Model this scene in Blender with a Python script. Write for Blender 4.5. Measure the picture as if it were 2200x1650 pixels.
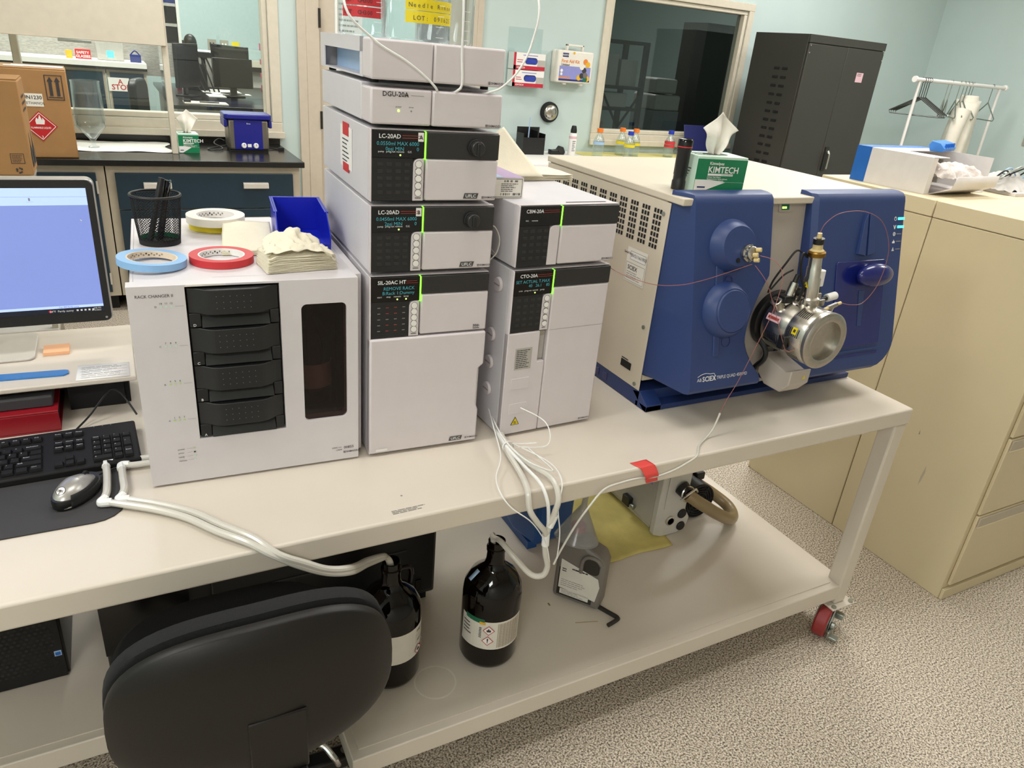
import bpy, bmesh, math, random
from mathutils import Matrix, Vector, noise
R_ = random.Random(7)
for o in list(bpy.data.objects): bpy.data.objects.remove(o)
SC = bpy.context.scene; COL = SC.collection
V = Vector; PI = math.pi; rad = math.radians

# ---------------------------------------------------------------- camera, light, exposure
CAM = (-0.2829, -1.2258, 1.6776)
cr = V((0.88567, -0.45629, 0.08592)); cu = V((0.12268, 0.40845, 0.9045)); cf = V((0.4478, 0.79055, -0.41774))
cd = bpy.data.cameras.new('camera'); cam = bpy.data.objects.new('camera', cd); COL.objects.link(cam)
cd.sensor_fit = 'HORIZONTAL'; cd.sensor_width = 36; cd.lens = 1562.94/2200*36; cd.clip_start = .02
cam.matrix_world = Matrix(((cr.x, cu.x, -cf.x, CAM[0]), (cr.y, cu.y, -cf.y, CAM[1]), (cr.z, cu.z, -cf.z, CAM[2]), (0, 0, 0, 1)))
SC.camera = cam
wd = bpy.data.worlds.new('world'); SC.world = wd; wd.use_nodes = True
wd.node_tree.nodes['Background'].inputs[0].default_value = (.9, .95, 1, 1)
wd.node_tree.nodes['Background'].inputs[1].default_value = .12
SC.view_settings.view_transform = 'Standard'; SC.view_settings.look = 'None'
SC.view_settings.exposure = 0.0; SC.view_settings.gamma = 1
def lamp(name, loc, sx, sy, power, col=(1, .985, .955)):
    l = bpy.data.lights.new(name, 'AREA'); l.shape = 'RECTANGLE'; l.size = sx; l.size_y = sy; l.energy = power; l.color = col
    o = bpy.data.objects.new(name, l); COL.objects.link(o); o.location = loc; return o
for lx, ly, pw in ((-2, -2.9, 66), (-2, -.1, 43), (.3, -.1, 16), (2.6, -.1, 26), (5.2, -.1, 45), (2.6, 1.4, 52), (5.2, 1.4, 22), (.3, 3.0, 50), (5.2, 3.0, 48)):
    lamp('ceiling_troffer', (lx, ly, 3.36), 1.2, .6, pw)
for lx, ly in ((-.8, 6.4), (1.0, 6.4), (-.8, 8.8), (1.0, 8.8)):
    lamp('ceiling_troffer', (lx, ly, 3.36), 1.2, .6, 70, (1, .95, .88))
lamp('store_room_fill', (5, 6.6, 3.2), .6, .3, 60)  # added fill light that brightens the room behind the dark window, no fixture there

# ---------------------------------------------------------------- materials
def lin(c):
    if isinstance(c, str): c = tuple(int(c[i:i+2], 16)/255 for i in (0, 2, 4))
    return tuple((x/12.92 if x <= .04045 else ((x+.055)/1.055)**2.4) for x in c)
MT = {}
def mat(name, c, rough=.5, metal=0, var=.03, nscale=25, bump=0, bscale=200, emit=0, coat=0, spec=.5, trans=0, stretch=None):
    m = bpy.data.materials.new(name); m.use_nodes = True; nt = m.node_tree; b = nt.nodes['Principled BSDF']
    c = lin(c); N = nt.nodes.new; L = nt.links.new
    b.inputs['Base Color'].default_value = (*c, 1); b.inputs['Roughness'].default_value = rough
    b.inputs['Metallic'].default_value = metal; b.inputs['Specular IOR Level'].default_value = spec
    b.inputs['Coat Weight'].default_value = coat; b.inputs['Transmission Weight'].default_value = trans
    if var or bump:
        tc = N('ShaderNodeTexCoord'); src = tc.outputs['Object']
        if stretch:
            mp = N('ShaderNodeMapping'); mp.inputs['Scale'].default_value = stretch; L(src, mp.inputs[0]); src = mp.outputs[0]
    if var:
        n = N('ShaderNodeTexNoise'); n.inputs['Scale'].default_value = nscale; n.inputs['Detail'].default_value = 4; L(src, n.inputs['Vector'])
        r = N('ShaderNodeValToRGB'); e = r.color_ramp.elements
        e[0].position = .3; e[1].position = .7
        e[0].color = (*[max(0, x*(1-var)) for x in c], 1); e[1].color = (*[min(1, x*(1+var)) for x in c], 1)
        L(n.outputs['Fac'], r.inputs[0]); L(r.outputs[0], b.inputs['Base Color'])
    if bump:
        n2 = N('ShaderNodeTexNoise'); n2.inputs['Scale'].default_value = bscale; n2.inputs['Detail'].default_value = 3; L(src, n2.inputs['Vector'])
        bp = N('ShaderNodeBump'); bp.inputs['Strength'].default_value = bump; bp.inputs['Distance'].default_value = .002
        L(n2.outputs['Fac'], bp.inputs['Height']); L(bp.outputs[0], b.inputs['Normal'])
    if emit:
        b.inputs['Emission Color'].default_value = (*c, 1); b.inputs['Emission Strength'].default_value = emit
    MT[name] = m; return m
def glass(name, tint, refl=1.0, rough=.01, ior=1.5, body=0, bodyc=(1, 1, 1), edge=.45):
    m = bpy.data.materials.new(name); m.use_nodes = True; nt = m.node_tree; nt.nodes.clear(); N = nt.nodes.new; L = nt.links.new
    out = N('ShaderNodeOutputMaterial'); t = N('ShaderNodeBsdfTransparent'); t.inputs[0].default_value = (*tint, 1)
    g = N('ShaderNodeBsdfGlossy'); g.inputs['Roughness'].default_value = rough; g.inputs[0].default_value = (refl, refl, refl, 1)
    lw = N('ShaderNodeLayerWeight'); lw.inputs[0].default_value = .5; pw_ = N('ShaderNodeMath'); pw_.operation = 'POWER'; pw_.inputs[1].default_value = 4; L(lw.outputs['Facing'], pw_.inputs[0])
    fr = N('ShaderNodeMath'); fr.operation = 'MULTIPLY_ADD'; fr.inputs[1].default_value = edge; fr.inputs[2].default_value = ((ior-1)/(ior+1))**2; L(pw_.outputs[0], fr.inputs[0]); mx = N('ShaderNodeMixShader')
    first = t.outputs[0]
    if body:
        d = N('ShaderNodeBsdfDiffuse'); d.inputs[0].default_value = (*bodyc, 1); m2 = N('ShaderNodeMixShader'); m2.inputs[0].default_value = body
        no = N('ShaderNodeTexNoise'); no.inputs['Scale'].default_value = 30
        L(t.outputs[0], m2.inputs[1]); L(d.outputs[0], m2.inputs[2]); first = m2.outputs[0]
    L(fr.outputs[0], mx.inputs[0]); L(first, mx.inputs[1]); L(g.outputs[0], mx.inputs[2]); L(mx.outputs[0], out.inputs[0])
    MT[name] = m; return m
def ramp_mat(name, stops, scale, rough, bump=0, detail=3):
    m = mat(name, (.5, .5, .5), rough, var=0); nt = m.node_tree; N = nt.nodes.new; L = nt.links.new; b = nt.nodes['Principled BSDF']
    tc = N('ShaderNodeTexCoord'); n = N('ShaderNodeTexNoise'); n.inputs['Scale'].default_value = scale; n.inputs['Detail'].default_value = detail; n.inputs['Roughness'].default_value = .7
    L(tc.outputs['Object'], n.inputs['Vector']); r = N('ShaderNodeValToRGB'); r.color_ramp.elements.remove(r.color_ramp.elements[1])
    for i, (p, c) in enumerate(stops):
        e = r.color_ramp.elements[0] if i == 0 else r.color_ramp.elements.new(p)
        e.position = p; e.color = (*lin(c), 1)
    L(n.outputs['Fac'], r.inputs[0]); L(r.outputs[0], b.inputs['Base Color'])
    if bump:
        bp = N('ShaderNodeBump'); bp.inputs['Strength'].default_value = bump; bp.inputs['Distance'].default_value = .003
        L(n.outputs['Fac'], bp.inputs['Height']); L(bp.outputs[0], b.inputs['Normal'])
    return m
ramp_mat('floor_speckle', [(.38, '463e35'), (.46, '978b7a'), (.52, 'c6b8a5'), (.6, 'e6dbcb')], 190, .6, .1)
mat('wall_paint', 'c3d3d0', .7, nscale=3, var=.02, bump=.04, bscale=300)
mat('wall_white', 'd8d6cf', .7, nscale=3)
mat('ceiling_tile', 'e8e6e0', .8, bump=.3, bscale=400)
mat('frame_cream', 'd6cdbb', .45); mat('door_cream', 'c8bcaa', .5)
mat('bench_steel', 'd8cec0', .38, var=.02, nscale=6, bump=.02, bscale=500)
mat('bench_dark', 'c2baac', .4, var=.03, nscale=6)
mat('white_plastic', 'dbd6d9', .38, var=.015); mat('module_front', 'dbd3d5', .35, var=.015); mat('module_side', 'dad7db', .4, var=.015)
mat('dark_band', '2b2a2a', .35, var=.06); mat('black_gloss', '050506', .12, var=0); mat('keypad', '1b1c1e', .45, var=.1)
mat('black_plastic', '141415', .4, var=.15); mat('black_matte', '0d0d0e', .75, var=.2); mat('black_rubber', '1a1a1b', .85, var=.15, bump=.2)
mat('drawer_black', '18191a', .48, var=.1, bump=.05, bscale=900); mat('seam', '26241f', .8, var=0)
mat('green_light', '7dff3a', .4, emit=2.2, var=0); mat('led_green', 'c8f57a', .4, emit=1.5, var=0); mat('led_cyan', '4ff0df', .4, emit=1.6, var=0)
mat('vfd', '3f8f98', .5, emit=.35, var=0); mat('ink', '38373a', .7, var=0); mat('ink_white', 'e6e6e6', .6, var=0); mat('ink_red', 'a04038', .6, var=0)
mat('ink_blue', '24306e', .6, var=0); mat('grey_print', '8f8c88', .7, var=0); mat('badge', '4a494b', .4, var=0)
mat('ms_blue', '2b3f72', .42, var=.03, nscale=8, bump=.02, bscale=900); mat('ms_navy', '151f68', .2, var=.02, coat=.3); mat('ms_base', '22386f', .45)
mat('led_dim', 'c6dd9a', .5, var=0); mat('ms_white', 'd6cbb8', .42, var=.02, nscale=8); mat('ms_grey', 'b6aca2', .42)
mat('steel', 'c9c4ba', .23, metal=1, var=.05, nscale=60); mat('steel_brushed', 'b8b4ac', .32, metal=1, var=.06, nscale=80); mat('chrome', 'dedede', .08, metal=1, var=0)
mat('brass', 'b08a4a', .3, metal=1, var=.08); mat('zinc', 'a7ada6', .38, metal=1, var=.08); mat('peek', 'd9c28a', .45); mat('bronze', '8a6a32', .35, metal=1)
mat('steel_dark', '3b3936', .4, metal=.6)
mat('peek_tube', 'a0605a', .35, var=0); mat('clear_tube', 'd2cec4', .22, var=.02); mat('white_tube', 'efefec', .35, var=0)
mat('file_beige', 'd6c7a4', .42, var=.03, nscale=3); mat('file_top', 'dccdab', .4, var=.03, nscale=3)
mat('cab_blue', '17303f', .38, var=.05, nscale=5); mat('cab_frame', 'b9ae9b', .45); mat('epoxy', '1d1c1b', .22, var=.1); mat('pull', 'cfc8bd', .35, metal=.3)
mat('locker', '3a3833', .42, var=.04, nscale=5); mat('cardboard', 'a67c4d', .75, var=.05, nscale=14); mat('cardboard_in', 'c5a274', .8)
mat('paper', 'ece7dc', .8, var=.02); mat('paper_white', 'f1eeea', .7, var=.01); mat('napkin', 'eee6cf', .9, var=.02, nscale=60, bump=.35, bscale=350)
mat('tissue', 'f0ebe0', .9, bump=.2, bscale=120); mat('hazard_red', 'c01f24', .5); mat('sticker_pink', 'e3b9c2', .5)
mat('kim_green', '0f7d50', .4); mat('kim_mint', 'cfe8d6', .45); mat('tape_blue', '8fbdea', .5); mat('tape_red', 'cf3238', .5); mat('tape_white', 'ece6d6', .5); mat('tape_yellow', 'e8d21c', .5)
mat('tape_core', 'e3d2bb', .7); mat('tape_orange_red', 'e24a44', .55); mat('bin_blue', '1223b8', .3); mat('bath_blue', '1b1f86', .32); mat('bath_steel', '8b857b', .35, metal=.8)
mat('screen_blue', '7d8ed0', .2, emit=.5, var=.03, nscale=4); mat('screen_light', 'a9bff5', .2, emit=.75, var=0); mat('screen_dark', '101826', .2, emit=.4, var=0)
mat('silver', 'b5b2ad', .3, metal=.6, var=.04); mat('monitor_black', '1b1a1a', .35); mat('stand_silver', 'cfcac2', .35, metal=.2)
mat('amber', '0a0402', .05, var=.2, nscale=6, spec=.35); mat('bottle_label', 'e2ded4', .55); mat('mark_green', '136b4d', .5); mat('mark_yellow', 'e7b32a', .5); mat('warn_yellow', 'e6cf14', .4)
mat('jug_grey', '76706a', .42); mat('jug_dark', '2a2724', .4); mat('cap_red', 'd2314c', .45); mat('hex_black', '26231f', .45)
mat('mat_yellow', 'd6c777', .7, var=.16, nscale=9, bump=.5, bscale=60); mat('pump_grey', 'b7b3ac', .42); mat('pump_plate', 'c9c6bf', .32); mat('hose_tan', '8d7a58', .32); mat('pump_blue', '20559a', .4)
mat('caster_red', '8e2b2c', .4); mat('seat_fabric', '141415', .95, var=.3, nscale=300, bump=.4, bscale=600); mat('key_black', '191819', .6, spec=.25, var=.05); mat('chair_shell', '151210', .42, bump=.12, bscale=900, spec=.35)
mat('binder_red', '8f1622', .3); mat('sticky', 'f2b78c', .7); mat('ruler_blue', '2a7bc4', .25); mat('pad_grey', '39383a', .8)
mat('cap_orange', 'f07b1e', .45); mat('cap_blue', '2038b4', .4); mat('pad_yellow', 'd8cf86', .8); mat('fleece_white', 'e7e1d2', .9, bump=.3, bscale=60); mat('hanger', '4a4d4a', .4, metal=.5)
mat('box_white', 'e3dedb', .55); mat('box_blue', '1765bd', .5); mat('rack_blue', '3f86dd', .35); mat('plastic_film', 'cfc4bc', .35, var=.25, nscale=40, bump=.8, bscale=60); mat('outlet', 'a39d90', .4)
mat('kit_white', 'ece7dc', .4); mat('kit_orange', 'e88a3c', .5); mat('kit_violet', '8f92cf', .5); mat('glove_blue', '2a3fa8', .5); mat('glove_red', 'c2223a', .5)
mat('mosaic', 'a5a29b', .4, var=.25, nscale=30, stretch=(1, 1, 6)); mat('far_wall', 'b4c8c8', .7); mat('pink_rack', 'b73a5f', .45)
mat('water', 'cfe0e4', .05, var=0); mat('lavender', 'b79dc4', .35); mat('lightblue', 'a7c4e6', .35); mat('store_dark', '8a9090', .7); mat('cord_black', '111112', .55, var=0)
mat('scale_print', 'f4f4f2', .6, var=0); mat('dust', 'd8cbb0', .9); mat('oil', '8c7a3c', .4); mat('lap_blue', '23285f', .35); mat('ring_stain', 'e4ddd0', .45)
glass('pane', (.93, .97, .96), 1, .01, 1.5); glass('pane_dark', (.62, .66, .66), 1, .01, 1.6); glass('clear_glass', (.93, .96, .96), 1, .02, 1.5, .05, (.9, .95, .95), 1.0); glass('acrylic', (.96, .98, .98), 1, .03, 1.4)
glass('smoke', (.5, .4, .4), .6, .02, 1.5); glass('funnel_pp', (.8, .8, .79), 1, .15, 1.3, .25, (.7, .7, .7)); glass('liquid', (.97, .97, .96), .6, .02, 1.33)

# ---------------------------------------------------------------- mesh builder
TXT = {}
def text_geo(s, bold=False):
    k = (s, bold)
    if k not in TXT:
        cu_ = bpy.data.curves.new('t', 'FONT'); cu_.body = s; cu_.resolution_u = 2; cu_.size = 1; cu_.fill_mode = 'BOTH'
        if bold: cu_.offset = .018
        ob = bpy.data.objects.new('t', cu_); COL.objects.link(ob)
        me = ob.to_mesh(); vs = [v.co.copy() for v in me.vertices]; fs = [tuple(p.vertices) for p in me.polygons]; ob.to_mesh_clear()
        bpy.data.objects.remove(ob); bpy.data.curves.remove(cu_)
        xs = [v.x for v in vs] or [0, 1]; TXT[k] = (vs, fs, min(xs), max(xs))
    return TXT[k]
FRONT = Matrix(((1, 0, 0, 0), (0, 0, -1, 0), (0, 1, 0, 0), (0, 0, 0, 1)))      # plane facing -y
LEFT = Matrix(((0, 0, -1, 0), (-1, 0, 0, 0), (0, 1, 0, 0), (0, 0, 0, 1)))      # plane facing -x
TOP = Matrix.Identity(4)
def at(x, y, z, B=TOP): return Matrix.Translation((x, y, z)) @ B
class MB:
    def __init__(s): s.v = []; s.f = []; s.m = []; s.mats = []; s.M = None
    def mi(s, m):
        if m not in s.mats: s.mats.append(m)
        return s.mats.index(m)
    def add(s, vs, fs, m, M=None):
        b = len(s.v); M = M if M is not None else s.M
        s.v += [tuple(M @ V(v)) if M is not None else tuple(v) for v in vs]
        i = s.mi(m); s.f += [tuple(b+k for k in f) for f in fs]; s.m += [i]*len(fs); return s
    def box(s, x0, x1, y0, y1, z0, z1, m, M=None):
        vs = [(x, y, z) for z in (z0, z1) for y in (y0, y1) for x in (x0, x1)]
        return s.add(vs, [(0, 2, 3, 1), (4, 5, 7, 6), (0, 1, 5, 4), (2, 6, 7, 3), (0, 4, 6, 2), (1, 3, 7, 5)], m, M)
    def prism(s, poly, ax, a, b, m, M=None):
        n = len(poly); mk = {'x': lambda p, t: (t, p[0], p[1]), 'y': lambda p, t: (p[0], t, p[1]), 'z': lambda p, t: (p[0], p[1], t)}[ax]
        vs = [mk(p, a) for p in poly]+[mk(p, b) for p in poly]
        fs = [tuple(range(n-1, -1, -1)), tuple(range(n, 2*n))]+[(i, (i+1) % n, n+(i+1) % n, n+i) for i in range(n)]
        return s.add(vs, fs, m, M)
    def flat(s, poly, m, M): return s.add([(x, y, 0) for x, y in poly], [tuple(range(len(poly)))], m, M)
    def rect(s, x0, x1, y0, y1, m, M, o=0): return s.add([(x0, y0, o), (x1, y0, o), (x1, y1, o), (x0, y1, o)], [(0, 1, 2, 3)], m, M)
    def lathe(s, prof, m, M=None, n=28, sx=1, sy=1, caps=True):
        vs = []; fs = []; k = len(prof)
        for i in range(n):
            a = 2*PI*i/n; c, d = math.cos(a)*sx, math.sin(a)*sy
            vs += [(r*c, r*d, z) for r, z in prof]
        for i in range(n):
            j = (i+1) % n
            for q in range(k-1): fs.append((i*k+q, j*k+q, j*k+q+1, i*k+q+1))
        if prof[0] == prof[-1]: caps = False
        if caps and prof[0][0] > 1e-6: fs.append(tuple(i*k for i in range(n-1, -1, -1)))
        if caps and prof[-1][0] > 1e-6: fs.append(tuple(i*k+k-1 for i in range(n)))
        return s.add(vs, fs, m, M)
    def cyl(s, p0, p1, r0, r1=None, m=None, n=20, M=None):
        p0, p1 = V(p0), V(p1); r1 = r0 if r1 is None else r1; d = p1-p0
        Q = Matrix.Translation(p0) @ d.to_track_quat('Z', 'Y').to_matrix().to_4x4()
        return s.lathe([(r0, 0), (r1, d.length)], m, (M @ Q) if M is not None else ((s.M @ Q) if s.M is not None else Q), n)
    def tube(s, pts, r, m, n=8, sub=8, M=None, taper=None):
        P = [V(p) for p in pts]
        if sub > 1 and len(P) > 2:
            Q = []
            for i in range(len(P)-1):
                a, b, c, d = P[max(i-1, 0)], P[i], P[i+1], P[min(i+2, len(P)-1)]
                for k in range(sub):
                    t = k/sub; Q.append(.5*((2*b)+(c-a)*t+(2*a-5*b+4*c-d)*t*t+(3*b-a-3*c+d)*t**3))
            P = Q+[P[-1]]
        vs = []; fs = []; up = V((0, 0, 1)); prev = None
        for i, p in enumerate(P):
            t = (P[min(i+1, len(P)-1)]-P[max(i-1, 0)]).normalized()
            if prev is None: prev = t.cross(up if abs(t.z) < .9 else V((1, 0, 0))).normalized()
            prev = (prev-t*prev.dot(t)).normalized(); w = t.cross(prev)
            rr = r if taper is None else r+(taper-r)*i/(len(P)-1)
            vs += [tuple(p+prev*rr*math.cos(2*PI*k/n)+w*rr*math.sin(2*PI*k/n)) for k in range(n)]
        for i in range(len(P)-1):
            for k in range(n): fs.append((i*n+k, i*n+(k+1) % n, (i+1)*n+(k+1) % n, (i+1)*n+k))
        fs += [tuple(range(n-1, -1, -1)), tuple((len(P)-1)*n+k for k in range(n))]
        return s.add(vs, fs, m, M)
    def text(s, t, x, y, h, m, M, al='L', bold=False, sx=1, o=.0005):
        vs, fs, a, b = text_geo(t, bold); k = h/.7; off = {'L': -a, 'C': -(a+b)/2, 'R': -b}[al]
        return s.add([(x+(v.x+off)*k*sx, y+v.y*k, o) for v in vs], fs, m, M)
    def lines(s, x0, x1, y0, y1, n, m, M, fill=.35, o=.0005, rnd=True):     # rows of print too small to read
        h = (y1-y0)/n
        for i in range(n):
            x = x0; e = x1-(R_.random()*.35*(x1-x0) if rnd else 0)
            while x < e:
                w = min(e-x, (.08+.2*R_.random())*(x1-x0)); s.rect(x, x+w*.86, y1-h*(i+.3)-h*fill, y1-h*(i+.3), m, M, o); x += w
        return s
    def grid(s, fn, nu, nv, m, M=None):
        vs = [fn(i/nu, j/nv) for j in range(nv+1) for i in range(nu+1)]
        fs = [(j*(nu+1)+i, j*(nu+1)+i+1, (j+1)*(nu+1)+i+1, (j+1)*(nu+1)+i) for j in range(nv) for i in range(nu)]
        return s.add(vs, fs, m, M)
    def sph(s, c, rx, ry, rz, m, n=20, k=10, M=None):
        prof = [(math.sin(PI*i/k) if 0 < i < k else 0, -math.cos(PI*i/k)) for i in range(k+1)]
        Q = Matrix.Translation(c) @ Matrix.Diagonal((rx, ry, rz, 1)); return s.lathe(prof, m, (M @ Q) if M is not None else Q, n)
def rrect(x0, x1, y0, y1, r, n=5):
    out = []
    for cx, cy, a0 in ((x1-r, y1-r, 0), (x0+r, y1-r, 90), (x0+r, y0+r, 180), (x1-r, y0+r, 270)):
        out += [(cx+r*math.cos(rad(a0+90*i/n)), cy+r*math.sin(rad(a0+90*i/n))) for i in range(n+1)]
    return out
def circ(x, y, r, n=20): return [(x+r*math.cos(2*PI*i/n), y+r*math.sin(2*PI*i/n)) for i in range(n)]
FR = {}
def thing(name, label, cat, loc, rz=0, group=None):
    o = bpy.data.objects.new(name, None); COL.objects.link(o); o.empty_display_size = .05
    o.location = loc; o.rotation_euler = (0, 0, rz); tag(o, label, cat, group)
    FR[o] = Matrix.Translation(loc) @ Matrix.Rotation(rz, 4, 'Z'); return o
def tag(o, label, cat, group=None):
    o['label'] = label; o['category'] = cat
    if group: o['group'] = group
    return o
def add(root, name, mb, w=False, bev=0, sub=0, solid=0, ang=35, label=None, segs=2, wire=0, stuff=False):
    me = bpy.data.meshes.new(name); vs = mb.v
    if w and root is not None:
        I = FR[root].inverted(); vs = [tuple(I @ V(v)) for v in vs]
    me.from_pydata(vs, [], mb.f); me.update()
    for m in mb.mats: me.materials.append(MT[m])
    me.polygons.foreach_set('material_index', mb.m)
    bm = bmesh.new(); bm.from_mesh(me)
    if not wire: bmesh.ops.recalc_face_normals(bm, faces=[f for f in bm.faces if any(not e.is_boundary for e in f.edges)])
    bm.to_mesh(me); bm.free()
    me.polygons.foreach_set('use_smooth', [True]*len(me.polygons)); me.set_sharp_from_angle(angle=rad(ang))
    o = bpy.data.objects.new(name, me); COL.objects.link(o)
    if root is not None: o.parent = root; FR[o] = FR[root]
    else: FR[o] = Matrix.Identity(4)
    if label: o['label'] = label
    if stuff: o['kind'] = 'stuff'
    if wire:
        d = o.modifiers.new('w', 'WIREFRAME'); d.thickness = wire; d.use_replace = True
    if solid: d = o.modifiers.new('s', 'SOLIDIFY'); d.thickness = solid; d.offset = 0
    if sub: d = o.modifiers.new('sub', 'SUBSURF'); d.levels = sub; d.render_levels = sub
    if bev:
        d = o.modifiers.new('b', 'BEVEL'); d.width = bev; d.segments = segs; d.limit_method = 'ANGLE'; d.angle_limit = rad(38); d.harden_normals = False
    return o
def one(name, label, cat, mb, group=None, **k):          # a thing that is a single mesh, authored in world space
    loc = k.pop('loc', None)
    if loc is None:
        n = len(mb.v); loc = (sum(v[0] for v in mb.v)/n, sum(v[1] for v in mb.v)/n, min(v[2] for v in mb.v))
    mb.v = [(v[0]-loc[0], v[1]-loc[1], v[2]-loc[2]) for v in mb.v]
    o = add(None, name, mb, **k); o.location = loc; FR[o] = Matrix.Translation(loc); return tag(o, label, cat, group)
def struct(name, mb, root=None, **k):
    o = add(root, name, mb, **k)
    if root is None: o['kind'] = 'structure'
    return o
def clone(root, loc, rz=None, label=None, group=None):
    def cp(o, par):
        c = o.copy(); COL.objects.link(c)
        if par is not None: c.parent = par
        for ch in list(o.children): cp(ch, c)
        return c
    r = cp(root, None); r.location = loc
    if rz is not None: r.rotation_euler = (0, 0, rz)
    if label: r['label'] = label
    if group: r['group'] = group
    FR[r] = Matrix.Translation(loc) @ Matrix.Rotation(r.rotation_euler[2], 4, 'Z'); return r
# ================================================================= the setting
YB = 4.35; XR = 7.65; CH = 3.4
def wall_with_holes(x0, x1, z0, z1, y0, y1, holes, m):
    mb = MB(); xs = sorted({x0, x1, *[h[0] for h in holes], *[h[1] for h in holes]}); zs = sorted({z0, z1, *[h[2] for h in holes], *[h[3] for h in holes]})
    for a, b in zip(xs, xs[1:]):
        for c, d in zip(zs, zs[1:]):
            if not any(h[0] <= a and b <= h[1] and h[2] <= c and d <= h[3] for h in holes): mb.box(a, b, y0, y1, c, d, m)
    return mb
struct('floor', MB().box(-3.2, XR+.2, -4.2, YB, -.05, 0, 'floor_speckle'))
struct('floor_next_room', MB().box(-3.2, XR+.2, YB, 10.9, -.05, 0, 'floor_speckle'))
struct('ceiling', MB().box(-3.2, XR+.2, -4.2, 10.9, CH, CH+.05, 'ceiling_tile'))
struct('wall_back', wall_with_holes(-3.2, XR, 0, CH, YB, YB+.12, [(-2.2, .74, 1.06, 2.2), (.99, 2.27, -.01, 2.12), (3.47, 4.95, 1.07, 2.16)], 'wall_paint'))
struct('wall_right', MB().box(XR, XR+.15, -4.2, 10.9, 0, CH, 'wall_paint'))
struct('wall_left', MB().box(-3.2, -3.05, -4.2, 10.9, 0, CH, 'wall_paint'))
struct('wall_front', MB().box(-3.2, XR, -4.2, -4.05, 0, CH, 'wall_white'))
struct('wall_far', MB().box(-3.05, XR, 10.6, 10.75, 0, CH, 'far_wall'))
struct('wall_partition', MB().box(2.6, 2.72, YB+.12, 10.6, 0, CH, 'far_wall'))
# windows and door in the back wall
def window(n, x0, x1, z0, z1, m, t, pane, mull=()):
    r = struct('window_%d' % n, MB().box(x0-t, x1+t, YB-.02, YB-.001, z1, z1+t, m).box(x0-t, x1+t, YB-.02, YB-.001, z0-t, z0, m).box(x0-t, x0, YB-.02, YB-.001, z0, z1, m).box(x1, x1+t, YB-.02, YB-.001, z0, z1, m), bev=.004)
    mb = MB(); q = .035
    mb.box(x0, x1, YB, YB+.1, z0, z0+q, m).box(x0, x1, YB, YB+.1, z1-q, z1, m).box(x0, x0+q, YB, YB+.1, z0+q, z1-q, m).box(x1-q, x1, YB, YB+.1, z0+q, z1-q, m)
    for a in mull: mb.box(a-.02, a+.02, YB, YB+.1, z0+q, z1-q, m)
    add(r, 'window_frame', mb, bev=.006); add(r, 'glass_pane', MB().box(x0+q, x1-q, YB+.05, YB+.056, z0+q, z1-q, pane))
    add(r, 'window_sill', MB().box(x0-t-.01, x1+t+.01, YB-.045, YB-.021, z0-t-.035, z0-t+.01, m), bev=.004)
window(1, -2.2, .74, 1.06, 2.2, 'frame_cream', .07, 'pane', (-.72,))
window(2, 3.47, 4.95, 1.07, 2.16, 'frame_cream', .06, 'pane_dark')
d = struct('door_1', MB().box(.99, 1.08, YB-.03, YB+.12, 0, 2.12, 'door_cream').box(2.19, 2.27, YB-.03, YB+.12, 0, 2.12, 'door_cream').box(1.08, 2.19, YB-.03, YB+.12, 2.06, 2.12, 'door_cream').box(.93, .99, YB-.03, YB, 0, 2.16, 'door_cream').box(2.27, 2.32, YB-.03, YB, 0, 2.16, 'door_cream'), bev=.004)
lf = MB().box(1.085, 1.2, YB+.02, YB+.065, .01, 2.055, 'door_cream').box(2.07, 2.185, YB+.02, YB+.065, .01, 2.055, 'door_cream').box(1.2, 2.07, YB+.02, YB+.065, .01, .3, 'door_cream').box(1.2, 2.07, YB+.02, YB+.065, 1.93, 2.055, 'door_cream')
add(d, 'door_leaf', lf, bev=.003); add(d, 'glass_pane', MB().box(1.2, 2.07, YB+.035, YB+.042, .3, 1.93, 'pane'))
for hz in (1.09, 1.75): add(d, 'hinge', MB().cyl((1.082, YB-.034, hz-.06), (1.082, YB-.034, hz+.06), .009, m='steel_dark', n=12))
add(d, 'handle', MB().cyl((2.12, YB+.02, 1.0), (2.12, YB-.035, 1.0), .012, m='steel_brushed').tube([(2.12, YB-.035, 1), (2.06, YB-.045, 1), (2.0, YB-.04, 1)], .009, 'steel_brushed'))
nt = thing('door_notice', 'white printed notice sheet taped on the glass of the cream door', 'notice', (1.25, YB+.03, 1.55))
add(nt, 'sheet', MB().box(1.205, 1.40, YB+.0325, YB+.0345, 1.36, 1.90, 'paper_white').lines(.02, .17, -.17, .3, 14, 'grey_print', at(1.21, YB+.0322, 1.57, FRONT)), w=True)
struct('baseboard_back', MB().box(2.33, XR, YB-.012, YB-.0005, 0, .1, 'black_matte')); struct('baseboard_right', MB().box(XR-.012, XR-.0005, -4, YB-.02, 0, .1, 'black_matte'))

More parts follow.
